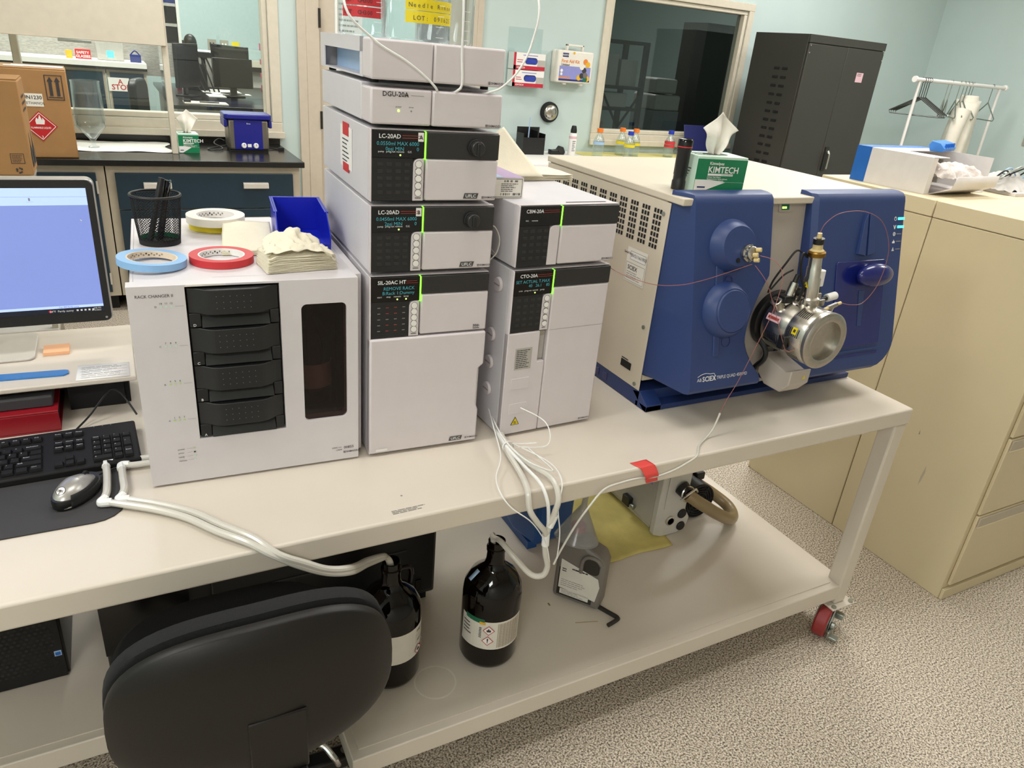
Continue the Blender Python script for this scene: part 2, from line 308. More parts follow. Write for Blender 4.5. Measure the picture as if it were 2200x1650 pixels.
# ================================================================= left counter run
def base_cabinet(x0, x1, label, drawers, hinge_right=False):
    t = thing('base_cabinet', label, 'cabinet', ((x0+x1)/2, 3.9, 0))
    mb = MB().box(x0, x1, 3.615, 4.33, .1, .875, 'cab_frame').box(x0+.02, x1-.02, 3.68, 4.33, 0, .1, 'black_matte')
    add(t, 'body', mb, w=True, bev=.002)
    if drawers:
        z = .835
        for i, h in enumerate(drawers):
            dr = add(t, 'drawer', MB().box(x0+.045, x1-.045, 3.595, 3.614, z-h+.006, z, 'cab_blue'), w=True, bev=.003)
            for hx in ((x0*.76+x1*.24, x0*.27+x1*.73+.02) if x1-x0 > .8 else ((x0+x1)/2,)):
                add(dr, 'pull', MB().prism([(3.594, z-.05), (3.574, z-.055), (3.57, z-.085), (3.594, z-.088), (3.594, z-.075)], 'x', hx-.075, hx+.075, 'pull'), w=True, bev=.002)
            z -= h
    else:
        dr = add(t, 'door', MB().box(x0+.03, x1-.045, 3.595, 3.614, .13, .835, 'cab_blue'), w=True, bev=.003)
        add(dr, 'hinge', MB().box(x1-.05, x1-.04, 3.588, 3.596, .72, .79, 'pull').box(x1-.05, x1-.04, 3.588, 3.596, .18, .25, 'pull'), w=True)
    return t
base_cabinet(-.33, .76, 'blue-fronted cream base cabinet with two bar pulls, under the blue ultrasonic bath', (.215, .25, .25))
base_cabinet(-.93, -.336, 'blue-doored cream base cabinet under the large methanol carton', None)
base_cabinet(-1.9, -.936, 'blue-fronted cream base cabinet running out at the left edge behind the monitor', (.24, .24, .24))
c = thing('counter_worktop', 'long black epoxy counter along the window at the left', 'counter', (-.6, 3.95, .876))
add(c, 'worktop', MB().box(-2.6, .785, 3.57, 4.345, .877, .912, 'epoxy'), w=True, bev=.003)
add(c, 'backsplash', MB().box(-2.6, .785, 4.322, 4.345, .912, .975, 'epoxy'), w=True, bev=.002)

def arrows(mb, M, w, h):
    for e in ((0, w, 0, .004), (0, w, h-.004, h), (0, .004, 0, h), (w-.004, w, 0, h)): mb.rect(*e, 'ink', M, .0006)
    mb.rect(w*.1, w*.9, h*.09, h*.13, 'ink', M, .0006)
    for cx in (.3, .7): mb.flat([(cx*w-w*.09, h*.17), (cx*w+w*.09, h*.17), (cx*w+w*.09, h*.74), (cx*w+w*.17, h*.74), (cx*w, h*.93), (cx*w-w*.17, h*.74), (cx*w-w*.09, h*.74)], 'ink', M @ Matrix.Translation((0, 0, .0006)))
def carton(name, label, loc, rz, w, dpt, h):
    t = thing(name, label, 'box', loc, rz); add(t, 'carton', MB().box(0, w, 0, dpt, 0, h, 'cardboard'), bev=.006)
    add(t, 'top_flap', MB().box(.004, w-.004, .004, dpt/2-.002, h+.0005, h+.005, 'cardboard').box(.004, w-.004, dpt/2+.002, dpt-.004, h+.0005, h+.005, 'cardboard'), bev=.001); return t
t = carton('cardboard_carton', 'large brown carton with two up arrows and red flammable diamond on the black counter', (-.76, 3.6, .9125), rad(2), .31, .33, .45)
add(t, 'packing_tape', MB().box(.06, .3, .1, .2, .4555, .458, 'paper').box(.03, .12, .06, .1, .4555, .46, 'tape_white'), bev=.001)
mb = MB(); M = at(.205, -.0015, .3, FRONT); arrows(mb, M, .082, .125)
mb.rect(-.115, -.02, -.035, .03, 'paper', M, .0004); mb.text('UN1230', -.112, .002, .018, 'ink', M, o=.001, bold=True); mb.text('METHANOL', -.112, -.024, .013, 'ink', M, o=.001)
D_ = M @ Matrix.Translation((-.05, -.135, 0)) @ Matrix.Rotation(rad(45), 4, 'Z')
mb.rect(-.055, .055, -.055, .055, 'hazard_red', D_, .0004)
for e in ((-.05, .05, .047, .05), (-.05, .05, -.05, -.047), (-.05, -.047, -.05, .05), (.047, .05, -.05, .05)): mb.rect(*e, 'paper_white', D_, .001)
M2 = M @ Matrix.Translation((-.05, -.135, 0)); mb.flat([(-.02, .01), (.018, .01), (.022, .03), (.012, .045), (.01, .03), (0, .06), (-.008, .035), (-.016, .045), (-.022, .028)], 'paper_white', M2 @ Matrix.Translation((0, 0, .001)))
mb.text('FLAMMABLE LIQUID', 0, -.012, .009, 'paper_white', M2, 'C', o=.001, bold=True, sx=.8); mb.text('3', 0, -.062, .014, 'paper_white', M2, 'C', o=.001)
add(t, 'printing', mb)
# nearer carton on a cart
B0 = (-1.0, 2.6, .996)
t = carton('cardboard_carton', 'nearer brown carton with black bottle print on its side, behind the monitor', B0, 0, .405, .235, .384)
mb = MB(); M = at(.2, -.0015, .15, FRONT); arrows(mb, M, .1, .15)
M = at(.33, -.0015, .05, FRONT)
for e in ((0, .05, 0, .002), (0, .05, .04, .042), (0, .002, 0, .042), (.048, .05, 0, .042)): mb.rect(*e, 'ink', M, .0006)
mb.lines(.006, .044, .004, .037, 5, 'ink', M); M = at(.345, -.0015, .012, FRONT)
for a in (90, 210, 330):
    Q = M @ Matrix.Translation((.01, .01, .0006)) @ Matrix.Rotation(rad(a), 4, 'Z'); mb.flat([(-.006, .006), (.004, .006), (.004, .003), (.01, .009), (.004, .015), (.004, .012), (-.006, .012)], 'ink', Q)
S = at(.4065, .0, .03, Matrix(((0, 0, 1, 0), (1, 0, 0, 0), (0, 1, 0, 0), (0, 0, 0, 1))))
for k in range(2): mb.flat([(.03+k*.1, 0), (.1+k*.1, 0), (.1+k*.1, .06), (.075+k*.1, .09), (.07+k*.1, .14), (.06+k*.1, .14), (.055+k*.1, .09), (.03+k*.1, .06)], 'ink', S @ Matrix.Translation((0, 0, .0006)))
mb.lines(.03, .2, .22, .3, 3, 'ink', S)
add(t, 'printing', mb)
t = thing('utility_cart', 'grey utility cart holding the nearer brown carton, hidden behind the monitor', 'cart', (-.85, 2.75, 0))
add(t, 'top_shelf', MB().box(-1.2, -.61, 2.62, 2.95, .95, .9955, 'pump_grey'), w=True, bev=.004); add(t, 'lower_shelf', MB().box(-1.2, -.61, 2.62, 2.95, .25, .28, 'pump_grey'), w=True, bev=.004)
for x in (-1.185, -.625):
    for y in (2.635, 2.935): add(t, 'leg', MB().box(x-.012, x+.012, y-.012, y+.012, 0, .949, 'steel_brushed'), w=True)

# fume screen standing on the counter
t = thing('fume_enclosure', 'cream fume enclosure front with an upright post standing on the black counter', 'fume hood', (-.4, 3.9, .912))
add(t, 'front_panel', MB().box(-1.75, .07, 3.80, 3.825, 1.515, 2.5, 'frame_cream'), w=True, bev=.003)
add(t, 'upright_post', MB().box(.045, .078, 3.826, 3.87, .9125, 2.5, 'frame_cream'), w=True, bev=.002)
add(t, 'side_pane', MB().box(.055, .061, 3.871, 4.315, .98, 2.4, 'acrylic'), w=True)
add(t, 'upright_post', MB().box(-1.75, -1.717, 3.826, 3.87, .9125, 2.5, 'frame_cream'), w=True, bev=.002)
add(t, 'sash_handle', MB().box(-.47, -.31, 3.785, 3.7995, 1.50, 1.515, 'zinc').box(-.47, -.31, 3.7995, 3.83, 1.50, 1.5145, 'zinc'), w=True, bev=.002)
# separating funnel / glass column standing on absorbent pad
t = thing('glass_reservoir', 'clear glass goblet-shaped reservoir on white absorbent pad beside the large carton', 'glassware', (-.375, 4.0, .9165))
add(t, 'vessel', MB().lathe([(.03, .0), (.03, .004), (.014, .008), (.012, .035), (.02, .05), (.078, .12), (.084, .16), (.082, .2), (.076, .36), (.078, .375), (.074, .375), (.073, .35), (.079, .2), (.08, .16), (.074, .125), (.012, .052)], 'clear_glass', n=32), ang=60)
add(t, 'water', MB().lathe([(.003, .056), (.071, .127), (.077, .16), (.076, .2), (.0735, .305), (0, .305)], 'liquid', n=32), ang=60)
one('absorbent_pad', 'white crinkled absorbent pad spread on the black counter under the glass reservoir', 'pad', MB().grid(lambda u, v: (-.56+.6*u+.02*math.sin(9*v), 3.86+.42*v+.01*math.sin(11*u), .9155+.004*noise.noise(V((u*5, v*5, 0)))), 24, 16, 'paper_white'), solid=.0015, loc=(-.26, 4.05, .9135))

def tissue_box(label, loc, rz, w, dpt, h, scale):
    t = thing('tissue_box', label, 'tissue box', loc, rz)
    add(t, 'carton', MB().box(0, w, 0, dpt, 0, h*.74, 'kim_green').box(0, w, 0, dpt, h*.74, h, 'kim_mint') if False else MB().box(0, w, 0, dpt, 0, h, 'kim_mint'), bev=.001)
    M = at(0, -.0008, 0, FRONT); mb = MB()
    mb.box(.0, w, -.0006, .0005, .001, h*.93, 'kim_green')
    mb.flat([(0, .003), (w*.18, .003), (w*.62, h*.3), (w*.3, h*.36), (0, h*.36)], 'paper_white', M @ Matrix.Translation((0, 0, .0003)))
    mb.rect(w*.06, w*.22, h*.13, h*.17, 'ink_blue', M, .0007); mb.rect(w*.5, w, h*.3, h*.305, 'kim_mint', M, .0004)
    mb.text('Kimwipes', w*.24, h*.775, h*.085, 'paper_white', M, bold=True); mb.text('KIMTECH', w*.23, h*.56, h*.17, 'paper_white', M, bold=True)
    mb.rect(w*.23, w*.74, h*.475, h*.535, 'paper_white', M, .0005); mb.text('SCIENCE BRAND', w*.73, h*.49, h*.035, 'kim_green', M, 'R', o=.001)
    for k, s_ in enumerate(('Delicate Task Wipers', 'Essuie-tout pour taches delicates', 'Panos para tareas delicadas')): mb.text(s_, w*.23, h*(.42-.05*k), h*.036, 'paper_white', M, bold=True)
    S = at(-.0004, dpt, 0, LEFT); mb.rect(.0, dpt, .001, h*.4, 'kim_green', S, -.0001) if False else None
    for k in range(6): mb.rect(dpt*.2, dpt*(.5+.05*k), h*(.2+.08*k), h*(.23+.08*k), 'ink', S, .0006)
    mb.lines(w*.06, w*.4, dpt*.2, dpt*.8, 5, 'ink', at(0, 0, h+.0002)); mb.flat(rrect(w*.3, w*.75, dpt*.3, dpt*.7, dpt*.15), 'dark_band', at(0, 0, h+.0006))
    add(t, 'printing', mb)
    def f(u, v):
        s = (u-.5); wd_ = .012+.062*v**.8; return (w*.5+s*wd_*2*scale+.012*v*scale, dpt*.5+.016*scale*math.sin(s*9)*(1-.5*v)+.006*math.sin(7*v+u*3), h+(-.004+(.165-.05*abs(s)*2*(.3+v))*v)*scale)
    add(t, 'tissue', MB().grid(f, 24, 18, 'tissue'), solid=.0006, ang=80); return t
tissue_box('small green and white tissue box on the black counter beside the cream post', (.087, 3.86, .9125), rad(3), .118, .118, .115, .85)
# ultrasonic bath
t = thing('ultrasonic_bath', 'blue ultrasonic bath with two round dials on the black counter under the window', 'ultrasonic bath', (.52, 4.05, .9125))
add(t, 'tank', MB().box(-.125, .125, -.09, .09, .012, .2, 'bath_steel'), bev=.012); add(t, 'front_panel', MB().box(-.09, .085, -.0935, -.0901, .016, .198, 'bath_blue').text('Elma', 0, .172, .009, 'ink_white', at(0, -.0938, 0, FRONT), 'C').rect(-.012, .012, .03, .05, 'paper_white', at(0, -.0938, 0, FRONT), .0005), bev=.001)
add(t, 'base', MB().box(-.118, .118, -.085, .085, 0, .0118, 'black_plastic'))
for x in (-.035, .04): add(t, 'dial', MB().cyl((x, -.0937, .04), (x, -.108, .04), .017, .014, 'paper_white').box(x-.0015, x+.0015, -.1085, -.1082, .04, .052, 'ink'), bev=.001)
add(t, 'lid_rim', MB().prism(rrect(-.148, .148, -.105, .105, .03), 'z', .2005, .232, 'bath_blue').box(-.148, -.128, -.09, .09, .15, .2, 'bath_blue').box(.128, .148, -.09, .09, .15, .2, 'bath_blue'), bev=.006)
add(t, 'power_cord', MB().tube([(-.12, .05, .02), (-.19, .03, .008), (-.25, -.03, .006), (-.2, -.09, .006), (-.16, -.03, .012), (-.2, .06, .03), (-.16, .12, .05), (-.128, .1, .04)], .004, 'cord_black').tube([(.12, .05, .02), (.17, .03, .006), (.21, .0, .006)], .004, 'cord_black').box(.2, .235, -.012, .012, .0005, .018, 'cord_black'))

# ================================================================= wall things on the back wall
t = thing('glove_box_rack', 'clear acrylic glove dispenser on the wall left of the first aid kit', 'glove dispenser', (2.70, YB-.06, 1.42))
gx0, gx1 = 2.56, 2.84; A = YB-.105
add(t, 'acrylic_holder', MB().box(gx0-.012, gx1+.012, YB-.008, YB-.004, 1.40, 1.83, 'acrylic').box(gx0-.012, gx1+.012, A-.012, YB-.008, 1.40, 1.406, 'acrylic').box(gx0-.012, gx0-.008, A-.012, YB-.008, 1.406, 1.68, 'acrylic').box(gx1+.008, gx1+.012, A-.012, YB-.008, 1.406, 1.68, 'acrylic'), w=True)
for k, z in enumerate((1.408, 1.533)):
    b = thing('glove_box', ('lower', 'upper')[k]+' white and red carton of blue gloves in the acrylic dispenser', 'glove box', (2.70, A+.045, z), 0, 'glove cartons in the wall dispenser')
    mb = MB().box(gx0, gx1, A, YB-.01, z, z+.12, 'paper_white'); M = at(gx0, A-.0005, z, FRONT)
    mb.rect(0, .28, 0, .028, 'glove_red', M).rect(0, .02, 0, .12, 'glove_red', M).rect(.21, .28, .028, .075, 'pump_grey', M).text('KIMTECH', .03, .008, .012, 'paper_white', M, bold=True, o=.001); mb.lines(.03, .09, .045, .075, 2, 'glove_red', M); mb.rect(.08, .21, .1, .106, 'kit_violet', M)
    mb.flat(rrect(.1, .21, .04, .088, .022), 'ink_blue', M @ Matrix.Translation((0, 0, .0008)))
    add(b, 'carton', mb, w=True)
    add(b, 'gloves', MB().grid(lambda u, v: (gx0+.108+.094*u, A-.002-.006*abs(noise.noise(V((u*6, v*4, z*9)))), z+.043+.036*v), 10, 6, 'glove_blue'), w=True)
t = thing('first_aid_kit', 'white first aid kit with carrying handle hung on the wall beside the dark window', 'first aid kit', (3.12, YB-.06, 1.455))
fx0, fx1, fz0, fz1, F_ = 2.95, 3.285, 1.46, 1.70, YB-.115
add(t, 'case_back', MB().box(fx0, fx1, YB-.055, YB-.005, fz0, fz1, 'kit_white'), w=True, bev=.012); add(t, 'case_lid', MB().box(fx0, fx1, F_, YB-.0555, fz0, fz1, 'kit_white'), w=True, bev=.012)
add(t, 'handle', MB().box(3.04, 3.055, F_+.03, F_+.06, fz1, fz1+.045, 'kit_white').box(3.185, 3.2, F_+.03, F_+.06, fz1, fz1+.045, 'kit_white').box(3.04, 3.2, F_+.03, F_+.06, fz1+.03, fz1+.045, 'kit_white'), w=True, bev=.004)
for x in (3.03, 3.19): add(t, 'latch', MB().box(x, x+.03, F_+.02, F_+.05, fz0-.015, fz0, 'kit_white'), w=True, bev=.003)
mb = MB(); M = at(fx0+.02, F_-.0008, fz0+.015, FRONT); mb.rect(0, .295, 0, .11, 'kit_violet', M).rect(0, .295, 0, .014, 'ink_blue', M, .0004).rect(0, .11, .018, .028, 'kit_orange', M, .0004)
mb.rect(.02, .075, .175, .205, 'ink_blue', M).text('NORTH', .0475, .184, .012, 'paper_white', M, 'C', o=.001, bold=True); mb.text('First Aid Kit', .015, .135, .024, 'kit_orange', M, bold=True).text('Unitized', .015, .112, .016, 'ink', M, bold=True)
mb.flat(circ(.022, .075, .012), 'paper_white', M @ Matrix.Translation((0, 0, .0004))); mb.flat(circ(.022, .05, .011), 'paper', M @ Matrix.Translation((0, 0, .0004)))
for x, y, c_ in ((.19, .03, 'mark_yellow'), (.215, .045, 'ink'), (.25, .05, 'jug_grey'), (.27, .025, 'mark_yellow'), (.235, .085, 'ink'), (.265, .13, 'mark_yellow'), (.24, .15, 'kit_orange'), (.21, .11, 'paper'), (.25, .02, 'mark_green')): mb.flat(circ(x, y, .022, 10), c_, M @ Matrix.Translation((0, 0, .0006+.0002*R_.random())))
mb.flat(circ(.125, .208, .01), 'mark_yellow', M @ Matrix.Translation((0, 0, .0006)))
add(t, 'cover_print', mb, w=True)
t = thing('door_stop', 'round black and chrome wall stop below the glove dispenser', 'door stop', (2.98, YB-.03, 1.22))
add(t, 'rubber_ring', MB().cyl((2.975, YB-.002, 1.222), (2.975, YB-.04, 1.222), .083, .078, 'black_rubber', 32), w=True, bev=.008); add(t, 'chrome_disc', MB().lathe([(.062, 0), (.058, .012), (.03, .022), (0, .024)], 'steel', at(2.975, YB-.0405, 1.222, FRONT), 32), w=True, ang=60)
struct('trim_1', MB().box(2.41, 2.43, YB-.02, YB-.001, 1.08, 1.27, 'frame_cream'))

# ================================================================= right counter under the dark window
t = thing('window_counter', 'white counter with a black edge beneath the dark window', 'counter', (3.9, 4.0, 0))
add(t, 'worktop', MB().box(2.45, 4.62, 3.62, 4.33, .87, .914, 'paper_white'), w=True, bev=.003); add(t, 'support', MB().box(2.5, 4.58, 3.7, 4.3, 0, .869, 'black_matte'), w=True)
one('bench_liner', 'pale yellow liner sheet lying on the counter below the dark window', 'liner', MB().box(3.2, 4.6, 3.9, 4.32, .9145, .917, 'pad_yellow'))
def media_bottle(loc, label, cap, tapes, h=.225, r=.046):
    t = thing('media_bottle', label, 'bottle', loc, 0, 'glass bottles under the dark window')
    add(t, 'glass_body', MB().lathe([(r*.9, 0), (r, .006), (r, h*.56), (r*.85, h*.66), (r*.42, h*.8), (r*.4, h*.88), (r*.36, h*.88), (r*.38, h*.8), (r*.8, h*.65), (r*.95, h*.55), (r*.95, .008)], 'clear_glass', n=24), ang=60)
    add(t, 'cap', MB().cyl((0, 0, h*.86), (0, 0, h), r*.55, r*.53, cap), bev=.002)
    for z, c_ in tapes: add(t, 'tape_band', MB().lathe([(r*1.01, z), (r*1.015, z), (r*1.015, z+.022), (r*1.01, z+.022)], c_, n=24, caps=False))
    return t
media_bottle((3.30, 4.03, .917), 'orange-capped bottle with a pale blue tape band, leftmost under the dark window', 'cap_orange', [(.1, 'lightblue')])
media_bottle((3.62, 4.16, .917), 'orange-capped bottle behind the blue-capped one in the row under the dark window', 'cap_orange', [(.095, 'tape_yellow')])
media_bottle((3.585, 3.99, .917), 'blue-capped bottle with a yellow tape band in the middle of the bottle cluster', 'cap_blue', [(.09, 'tape_yellow')], .215)
media_bottle((3.735, 4.12, .917), 'orange-capped bottle with yellow tape on the right of the bottle cluster', 'cap_orange', [(.09, 'tape_yellow')])
media_bottle((4.10, 4.1, .917), 'blue-capped bottle with red tape bands standing alone right of the cluster', 'cap_blue', [(.085, 'tape_red'), (.113, 'tape_red')], .225)
t = thing('spray_can', 'white spray can with a black cap on the counter below the wall stop', 'spray can', (3.10, 4.12, .9145), 0)
add(t, 'can', MB().lathe([(.03, 0), (.032, .004), (.032, .16), (.026, .175)], 'paper_white', n=24).box(.012, .0335, -.01, .01, .03, .15, 'grey_print') if False else MB().lathe([(.03, 0), (.032, .004), (.032, .16), (.026, .175)], 'paper_white', n=24), ang=50)
add(t, 'cap', MB().lathe([(.0255, .1752), (.026, .195), (.018, .23), (.012, .232)], 'black_plastic', n=20)); add(t, 'print_band', MB().lathe([(.0322, .13), (.0325, .13), (.0325, .15), (.0322, .15)], 'sticker_pink', n=24, caps=False).lines(-.02, .012, .03, .12, 6, 'ink', at(0, -.0325, 0, FRONT)))
t = thing('wall_file', 'black desk organiser with pens standing on the counter behind the tall module tower', 'organiser', (2.72, 4.15, .9145))
add(t, 'bin', MB().box(-.1, .1, -.06, .06, 0, .005, 'black_plastic').box(-.1, .1, .055, .06, .005, .2, 'black_plastic').box(-.1, -.095, -.06, .055, .005, .16, 'black_plastic').box(.095, .1, -.06, .055, .005, .16, 'black_plastic').box(-.095, .095, -.06, -.055, .005, .13, 'black_plastic').box(.03, .034, -.055, .055, .005, .18, 'black_plastic'))
for k, x in enumerate((-.03, .06)): one('pen', ('blue pen standing in the black organiser', 'dark pen standing at the right of the black organiser')[k], 'pen', MB().cyl((2.72+x, 4.14, .922), (2.735+x, 4.16, 1.19-.07*k), .006, .004, ('lightblue', 'ink')[k]))
t = thing('tape_dispenser', 'black tape dispenser on the counter left of the spray can', 'tape dispenser', (2.97, 4.14, .9145))
add(t, 'body', MB().prism([(-.07, 0), (.06, 0), (.07, .02), (.05, .06), (.02, .068), (0, .04), (-.05, .035), (-.07, .04)], 'y', -.025, .025, 'black_plastic'), bev=.006); add(t, 'tape_roll', MB().cyl((.025, -.0255, .035), (.025, -.03, .035), .022, m='steel_dark'))
t = thing('open_laptop', 'dark laptop with its lid tilted up on the counter left of the black cabinet', 'laptop', (4.5, 4.05, .917))
add(t, 'keyboard_base', MB().box(-.15, .15, -.12, .12, 0, .018, 'black_plastic'), bev=.003)
add(t, 'screen', MB().box(-.15, .15, 0, .008, 0, .26, 'lap_blue', Matrix.Translation((0, .115, .0185)) @ Matrix.Rotation(rad(-18), 4, 'X')), bev=.002)
# ================================================================= tall dark cabinet, garment rack
cx0, cx1, cy0, cy1, cz1 = 4.764, 5.682, 3.4, 4.01, 1.985
t = thing('storage_cabinet', 'tall black metal two-door cabinet against the blue wall', 'cabinet', (5.22, 3.7, 0))
mb = MB().box(cx0, cx1, cy0+.02, cy1, 0, cz1, 'locker')
for r_ in range(17):
    for k in range(2): mb.box(cx0-.008, cx0+.002, 3.57+.09*k, 3.625+.09*k, .62+r_*.068, .64+r_*.068, 'black_matte')
add(t, 'body', mb, w=True, bev=.003); add(t, 'header', MB().box(cx0, cx1, cy0, cy0+.0195, 1.925, cz1, 'locker'), w=True, bev=.002)
for k, (a, b) in enumerate(((cx0+.006, 5.221), (5.225, cx1-.006))):
    dd = add(t, 'door', MB().box(a, b, cy0, cy0+.0195, .04, 1.918, 'locker'), w=True, bev=.003)
    for z in (1.905, 1.85): add(dd, 'rivet', MB().cyl(((a+.012) if k == 0 else (b-.012), cy0-.0005, z), ((a+.012) if k == 0 else (b-.012), cy0-.005, z), .006, m='steel', n=10), w=True)
add(t, 'handle', MB().box(5.25, 5.29, cy0-.012, cy0-.0003, .93, 1.13, 'steel_dark').tube([(5.27, cy0-.013, 1.09), (5.272, cy0-.04, 1.07), (5.268, cy0-.045, .95)], .009, 'steel').cyl((5.27, cy0-.012, 1.09), (5.27, cy0-.03, 1.09), .014, m='chrome'), w=True, bev=.002)
add(t, 'sticker', MB().rect(0, .085, 0, .075, 'sticker_pink', at(5.4, cy0-.001, 1.665, FRONT)).lines(.01, .07, .045, .07, 2, 'ink', at(5.4, cy0-.001, 1.665, FRONT)), w=True)
GY = 3.25; bx0, bx1, bz = 6.0, 7.27, 1.735
t = thing('garment_rack', 'white metal garment rail with hangers in the far right corner', 'garment rack', (6.6, GY, 0))
add(t, 'rail', MB().cyl((bx0-.02, GY, bz), (bx1+.03, GY, bz), .016, m='paper_white').cyl((bx0-.04, GY, bz), (bx0-.02, GY, bz), .026, m='paper_white').cyl((bx1+.03, GY, bz), (bx1+.05, GY, bz), .026, m='paper_white'), w=True)
for x in (bx0+.04, bx1-.04):
    add(t, 'post', MB().cyl((x, GY, .06), (x, GY, bz-.014), .013, m='paper_white'), w=True); add(t, 'foot', MB().box(x-.015, x+.015, GY-.25, GY+.25, 0, .06, 'paper_white'), w=True, bev=.01)
add(t, 'lower_rail', MB().cyl((bx0+.053, GY, .12), (bx1-.053, GY, .12), .012, m='paper_white'), w=True)
def hanger(x, label, yaw, m, w=.42, drop=.14):
    hook = [(0, 0, -.022), (.018, 0, -.006), (.012, 0, .016), (-.008, 0, .021), (-.02, 0, .006)]
    mb = MB().tube([(0, 0, -drop), (0, 0, -.05), *hook], .0035, m, 6).tube([(0, 0, -drop), (-w/2, 0, -drop-.13), (-w/2+.01, 0, -drop-.15), (w/2-.01, 0, -drop-.15), (w/2, 0, -drop-.13), (0, 0, -drop)], .0055, m, 6, 1)
    # hook loops over the rail: turned so that its wire plane crosses the rail
    Q = Matrix.Rotation(yaw, 4, 'Z'); mb.v = [tuple(Q @ V(v)) for v in mb.v]
    h = thing('coat_hanger', label, 'hanger', (x, GY, bz), 0, 'hangers on the white rail'); add(h, 'wire', mb); return h
for k in range(4): hanger(6.09+.03*k, ('first', 'second', 'third', 'fourth')[k]+' dark hanger of the bunch at the left end of the white rail', rad(-62+5*k), 'hanger', .42)
for k, x in enumerate((6.45, 6.5, 6.62, 6.68, 6.73, 6.78)): hanger(x, ('first', 'second', 'third', 'fourth', 'fifth', 'sixth')[k]+' thin grey hanger along the middle of the white rail, counted from the left', rad(30+7*k), 'zinc', .36)
hanger(7.12, 'single grey hanger near the right end of the white rail', rad(60), 'zinc', .36)
t = thing('lab_coat', 'cream lab coat hanging from the white rail', 'coat', (6.82, GY, bz), rad(-57))
hm = MB().tube([(0, 0, -.12), (0, 0, -.03), (0, .018, -.006), (0, .012, .019), (0, -.008, .021), (0, -.02, .006)], .003, 'zinc', 6); add(t, 'hanger_hook', hm)
def coat(u, v):
    a = 2*PI*u; wx = .10+.05*v; wy = .05+.23*min(1, v*3.2)**.7-.03*v; k = 1+.09*math.sin(a*7+v*3)*min(1, v*2); return (wx*math.cos(a)*k-.03*v, wy*math.sin(a)*k, -.13-1.0*v-.06*math.sin(a)**2*(1-v)*0)
add(t, 'coat_body', MB().grid(coat, 56, 22, 'fleece_white'), solid=.004, ang=80); add(t, 'collar', MB().grid(lambda u, v: ((.07+.02*v)*math.cos(2*PI*u), (.05+.03*v)*math.sin(2*PI*u), -.09-.07*v), 20, 4, 'fleece_white'), solid=.004, ang=80)
for s_ in (-1, 1): add(t, 'sleeve', MB().tube([(-.02, s_*.2, -.22), (-.04, s_*.26, -.4), (-.05, s_*.28, -.62), (-.06, s_*.27, -.8)], .065, 'fleece_white', 12, 6, taper=.05))
t = thing('wall_outlet', 'grey double socket plate on the right-hand blue wall', 'outlet', (XR-.004, 3.2, 1.25))
S = at(XR-.0145, 3.1, 1.25, LEFT); mb = MB().box(XR-.014, XR-.001, 2.98, 3.1, 1.245, 1.37, 'outlet')
for x in (.03, .085):
    for z in (.035, .085): mb.flat(circ(x, z, .018, 14), 'frame_cream', S @ Matrix.Translation((0, 0, .001)))
add(t, 'plate', mb, w=True)
# ================================================================= the next lab behind the left window
def far_cabinet(x0, x1, label):
    t = thing('base_cabinet', label, 'cabinet', ((x0+x1)/2, 9.3, 0)); add(t, 'body', MB().box(x0, x1, 8.62, 9.2, 0, 1.08, 'cab_frame'), w=True)
    dd = add(t, 'door', MB().box(x0+.03, x1-.03, 8.6, 8.619, .1, 1.05, 'cab_blue'), w=True); return t
far_cabinet(-1.4, -.24, 'blue cabinet in the next lab, left of the cream divider strip'); far_cabinet(-.23, .17, 'blue cabinet in the next lab carrying the stop notice')
one('far_worktop', 'white-edged worktop over the blue cabinets in the next lab', 'worktop', MB().box(-1.5, .18, 8.56, 9.22, 1.081, 1.11, 'epoxy').box(-1.5, .18, 8.55, 9.22, 1.11, 1.16, 'paper_white'))
one('mosaic_splashback', 'grey linear mosaic splashback above the worktop in the next lab', 'splashback', MB().box(-1.6, .6, 9.23, 9.26, 1.0, 1.9, 'mosaic'))
t = thing('stop_notice', 'white notice with red letters on the blue cabinet in the next lab', 'notice', (-.17, 8.598, .9)); add(t, 'sheet', MB().box(-.225, -.015, 8.5955, 8.599, .86, 1.0, 'paper_white').text('A', .085, .075, .05, 'hazard_red', at(-.215, 8.595, .86, FRONT), bold=True).text('STOP', .02, .015, .055, 'hazard_red', at(-.215, 8.595, .86, FRONT), bold=True), w=True)
t = thing('safety_glasses_box', 'red safety glasses box on the far white worktop', 'box', (-.42, 8.85, 1.161)); add(t, 'carton', MB().box(-.51, -.36, 8.8, 8.92, 1.161, 1.255, 'hazard_red').text('SAFETY', .075, .052, .026, 'paper_white', at(-.51, 8.799, 1.161, FRONT), 'C', bold=True).text('GLASSES', .075, .014, .026, 'paper_white', at(-.51, 8.799, 1.161, FRONT), 'C', bold=True), w=True)
t = thing('balance_instrument', 'grey analyser with a white dish top on the far white worktop', 'instrument', (-.18, 8.9, 1.161)); add(t, 'housing', MB().box(-.3, -.03, 8.8, 9.1, 1.161, 1.37, 'pump_grey').rect(.1, .17, .03, .1, 'led_cyan', at(-.3, 8.799, 1.161, FRONT), .001), w=True, bev=.01); add(t, 'dish', MB().lathe([(.02, 0), (.1, .03), (.09, .03)], 'paper_white', at(-.165, 8.93, 1.371)), w=True)
one('blue_caddy', 'small blue caddy on the far white worktop left of the white printer', 'caddy', MB().box(.03, .14, 8.75, 8.85, 1.161, 1.24, 'ink_blue').tube([(.04, 8.8, 1.24), (.085, 8.8, 1.28), (.13, 8.8, 1.24)], .006, 'ink_blue'))
one('yellow_cup', 'little amber cup left of the red safety glasses box in the next lab', 'cup', MB().lathe([(.03, 0), (.035, .08), (.03, .08)], 'mark_yellow', at(-.57, 8.8, 1.161)))
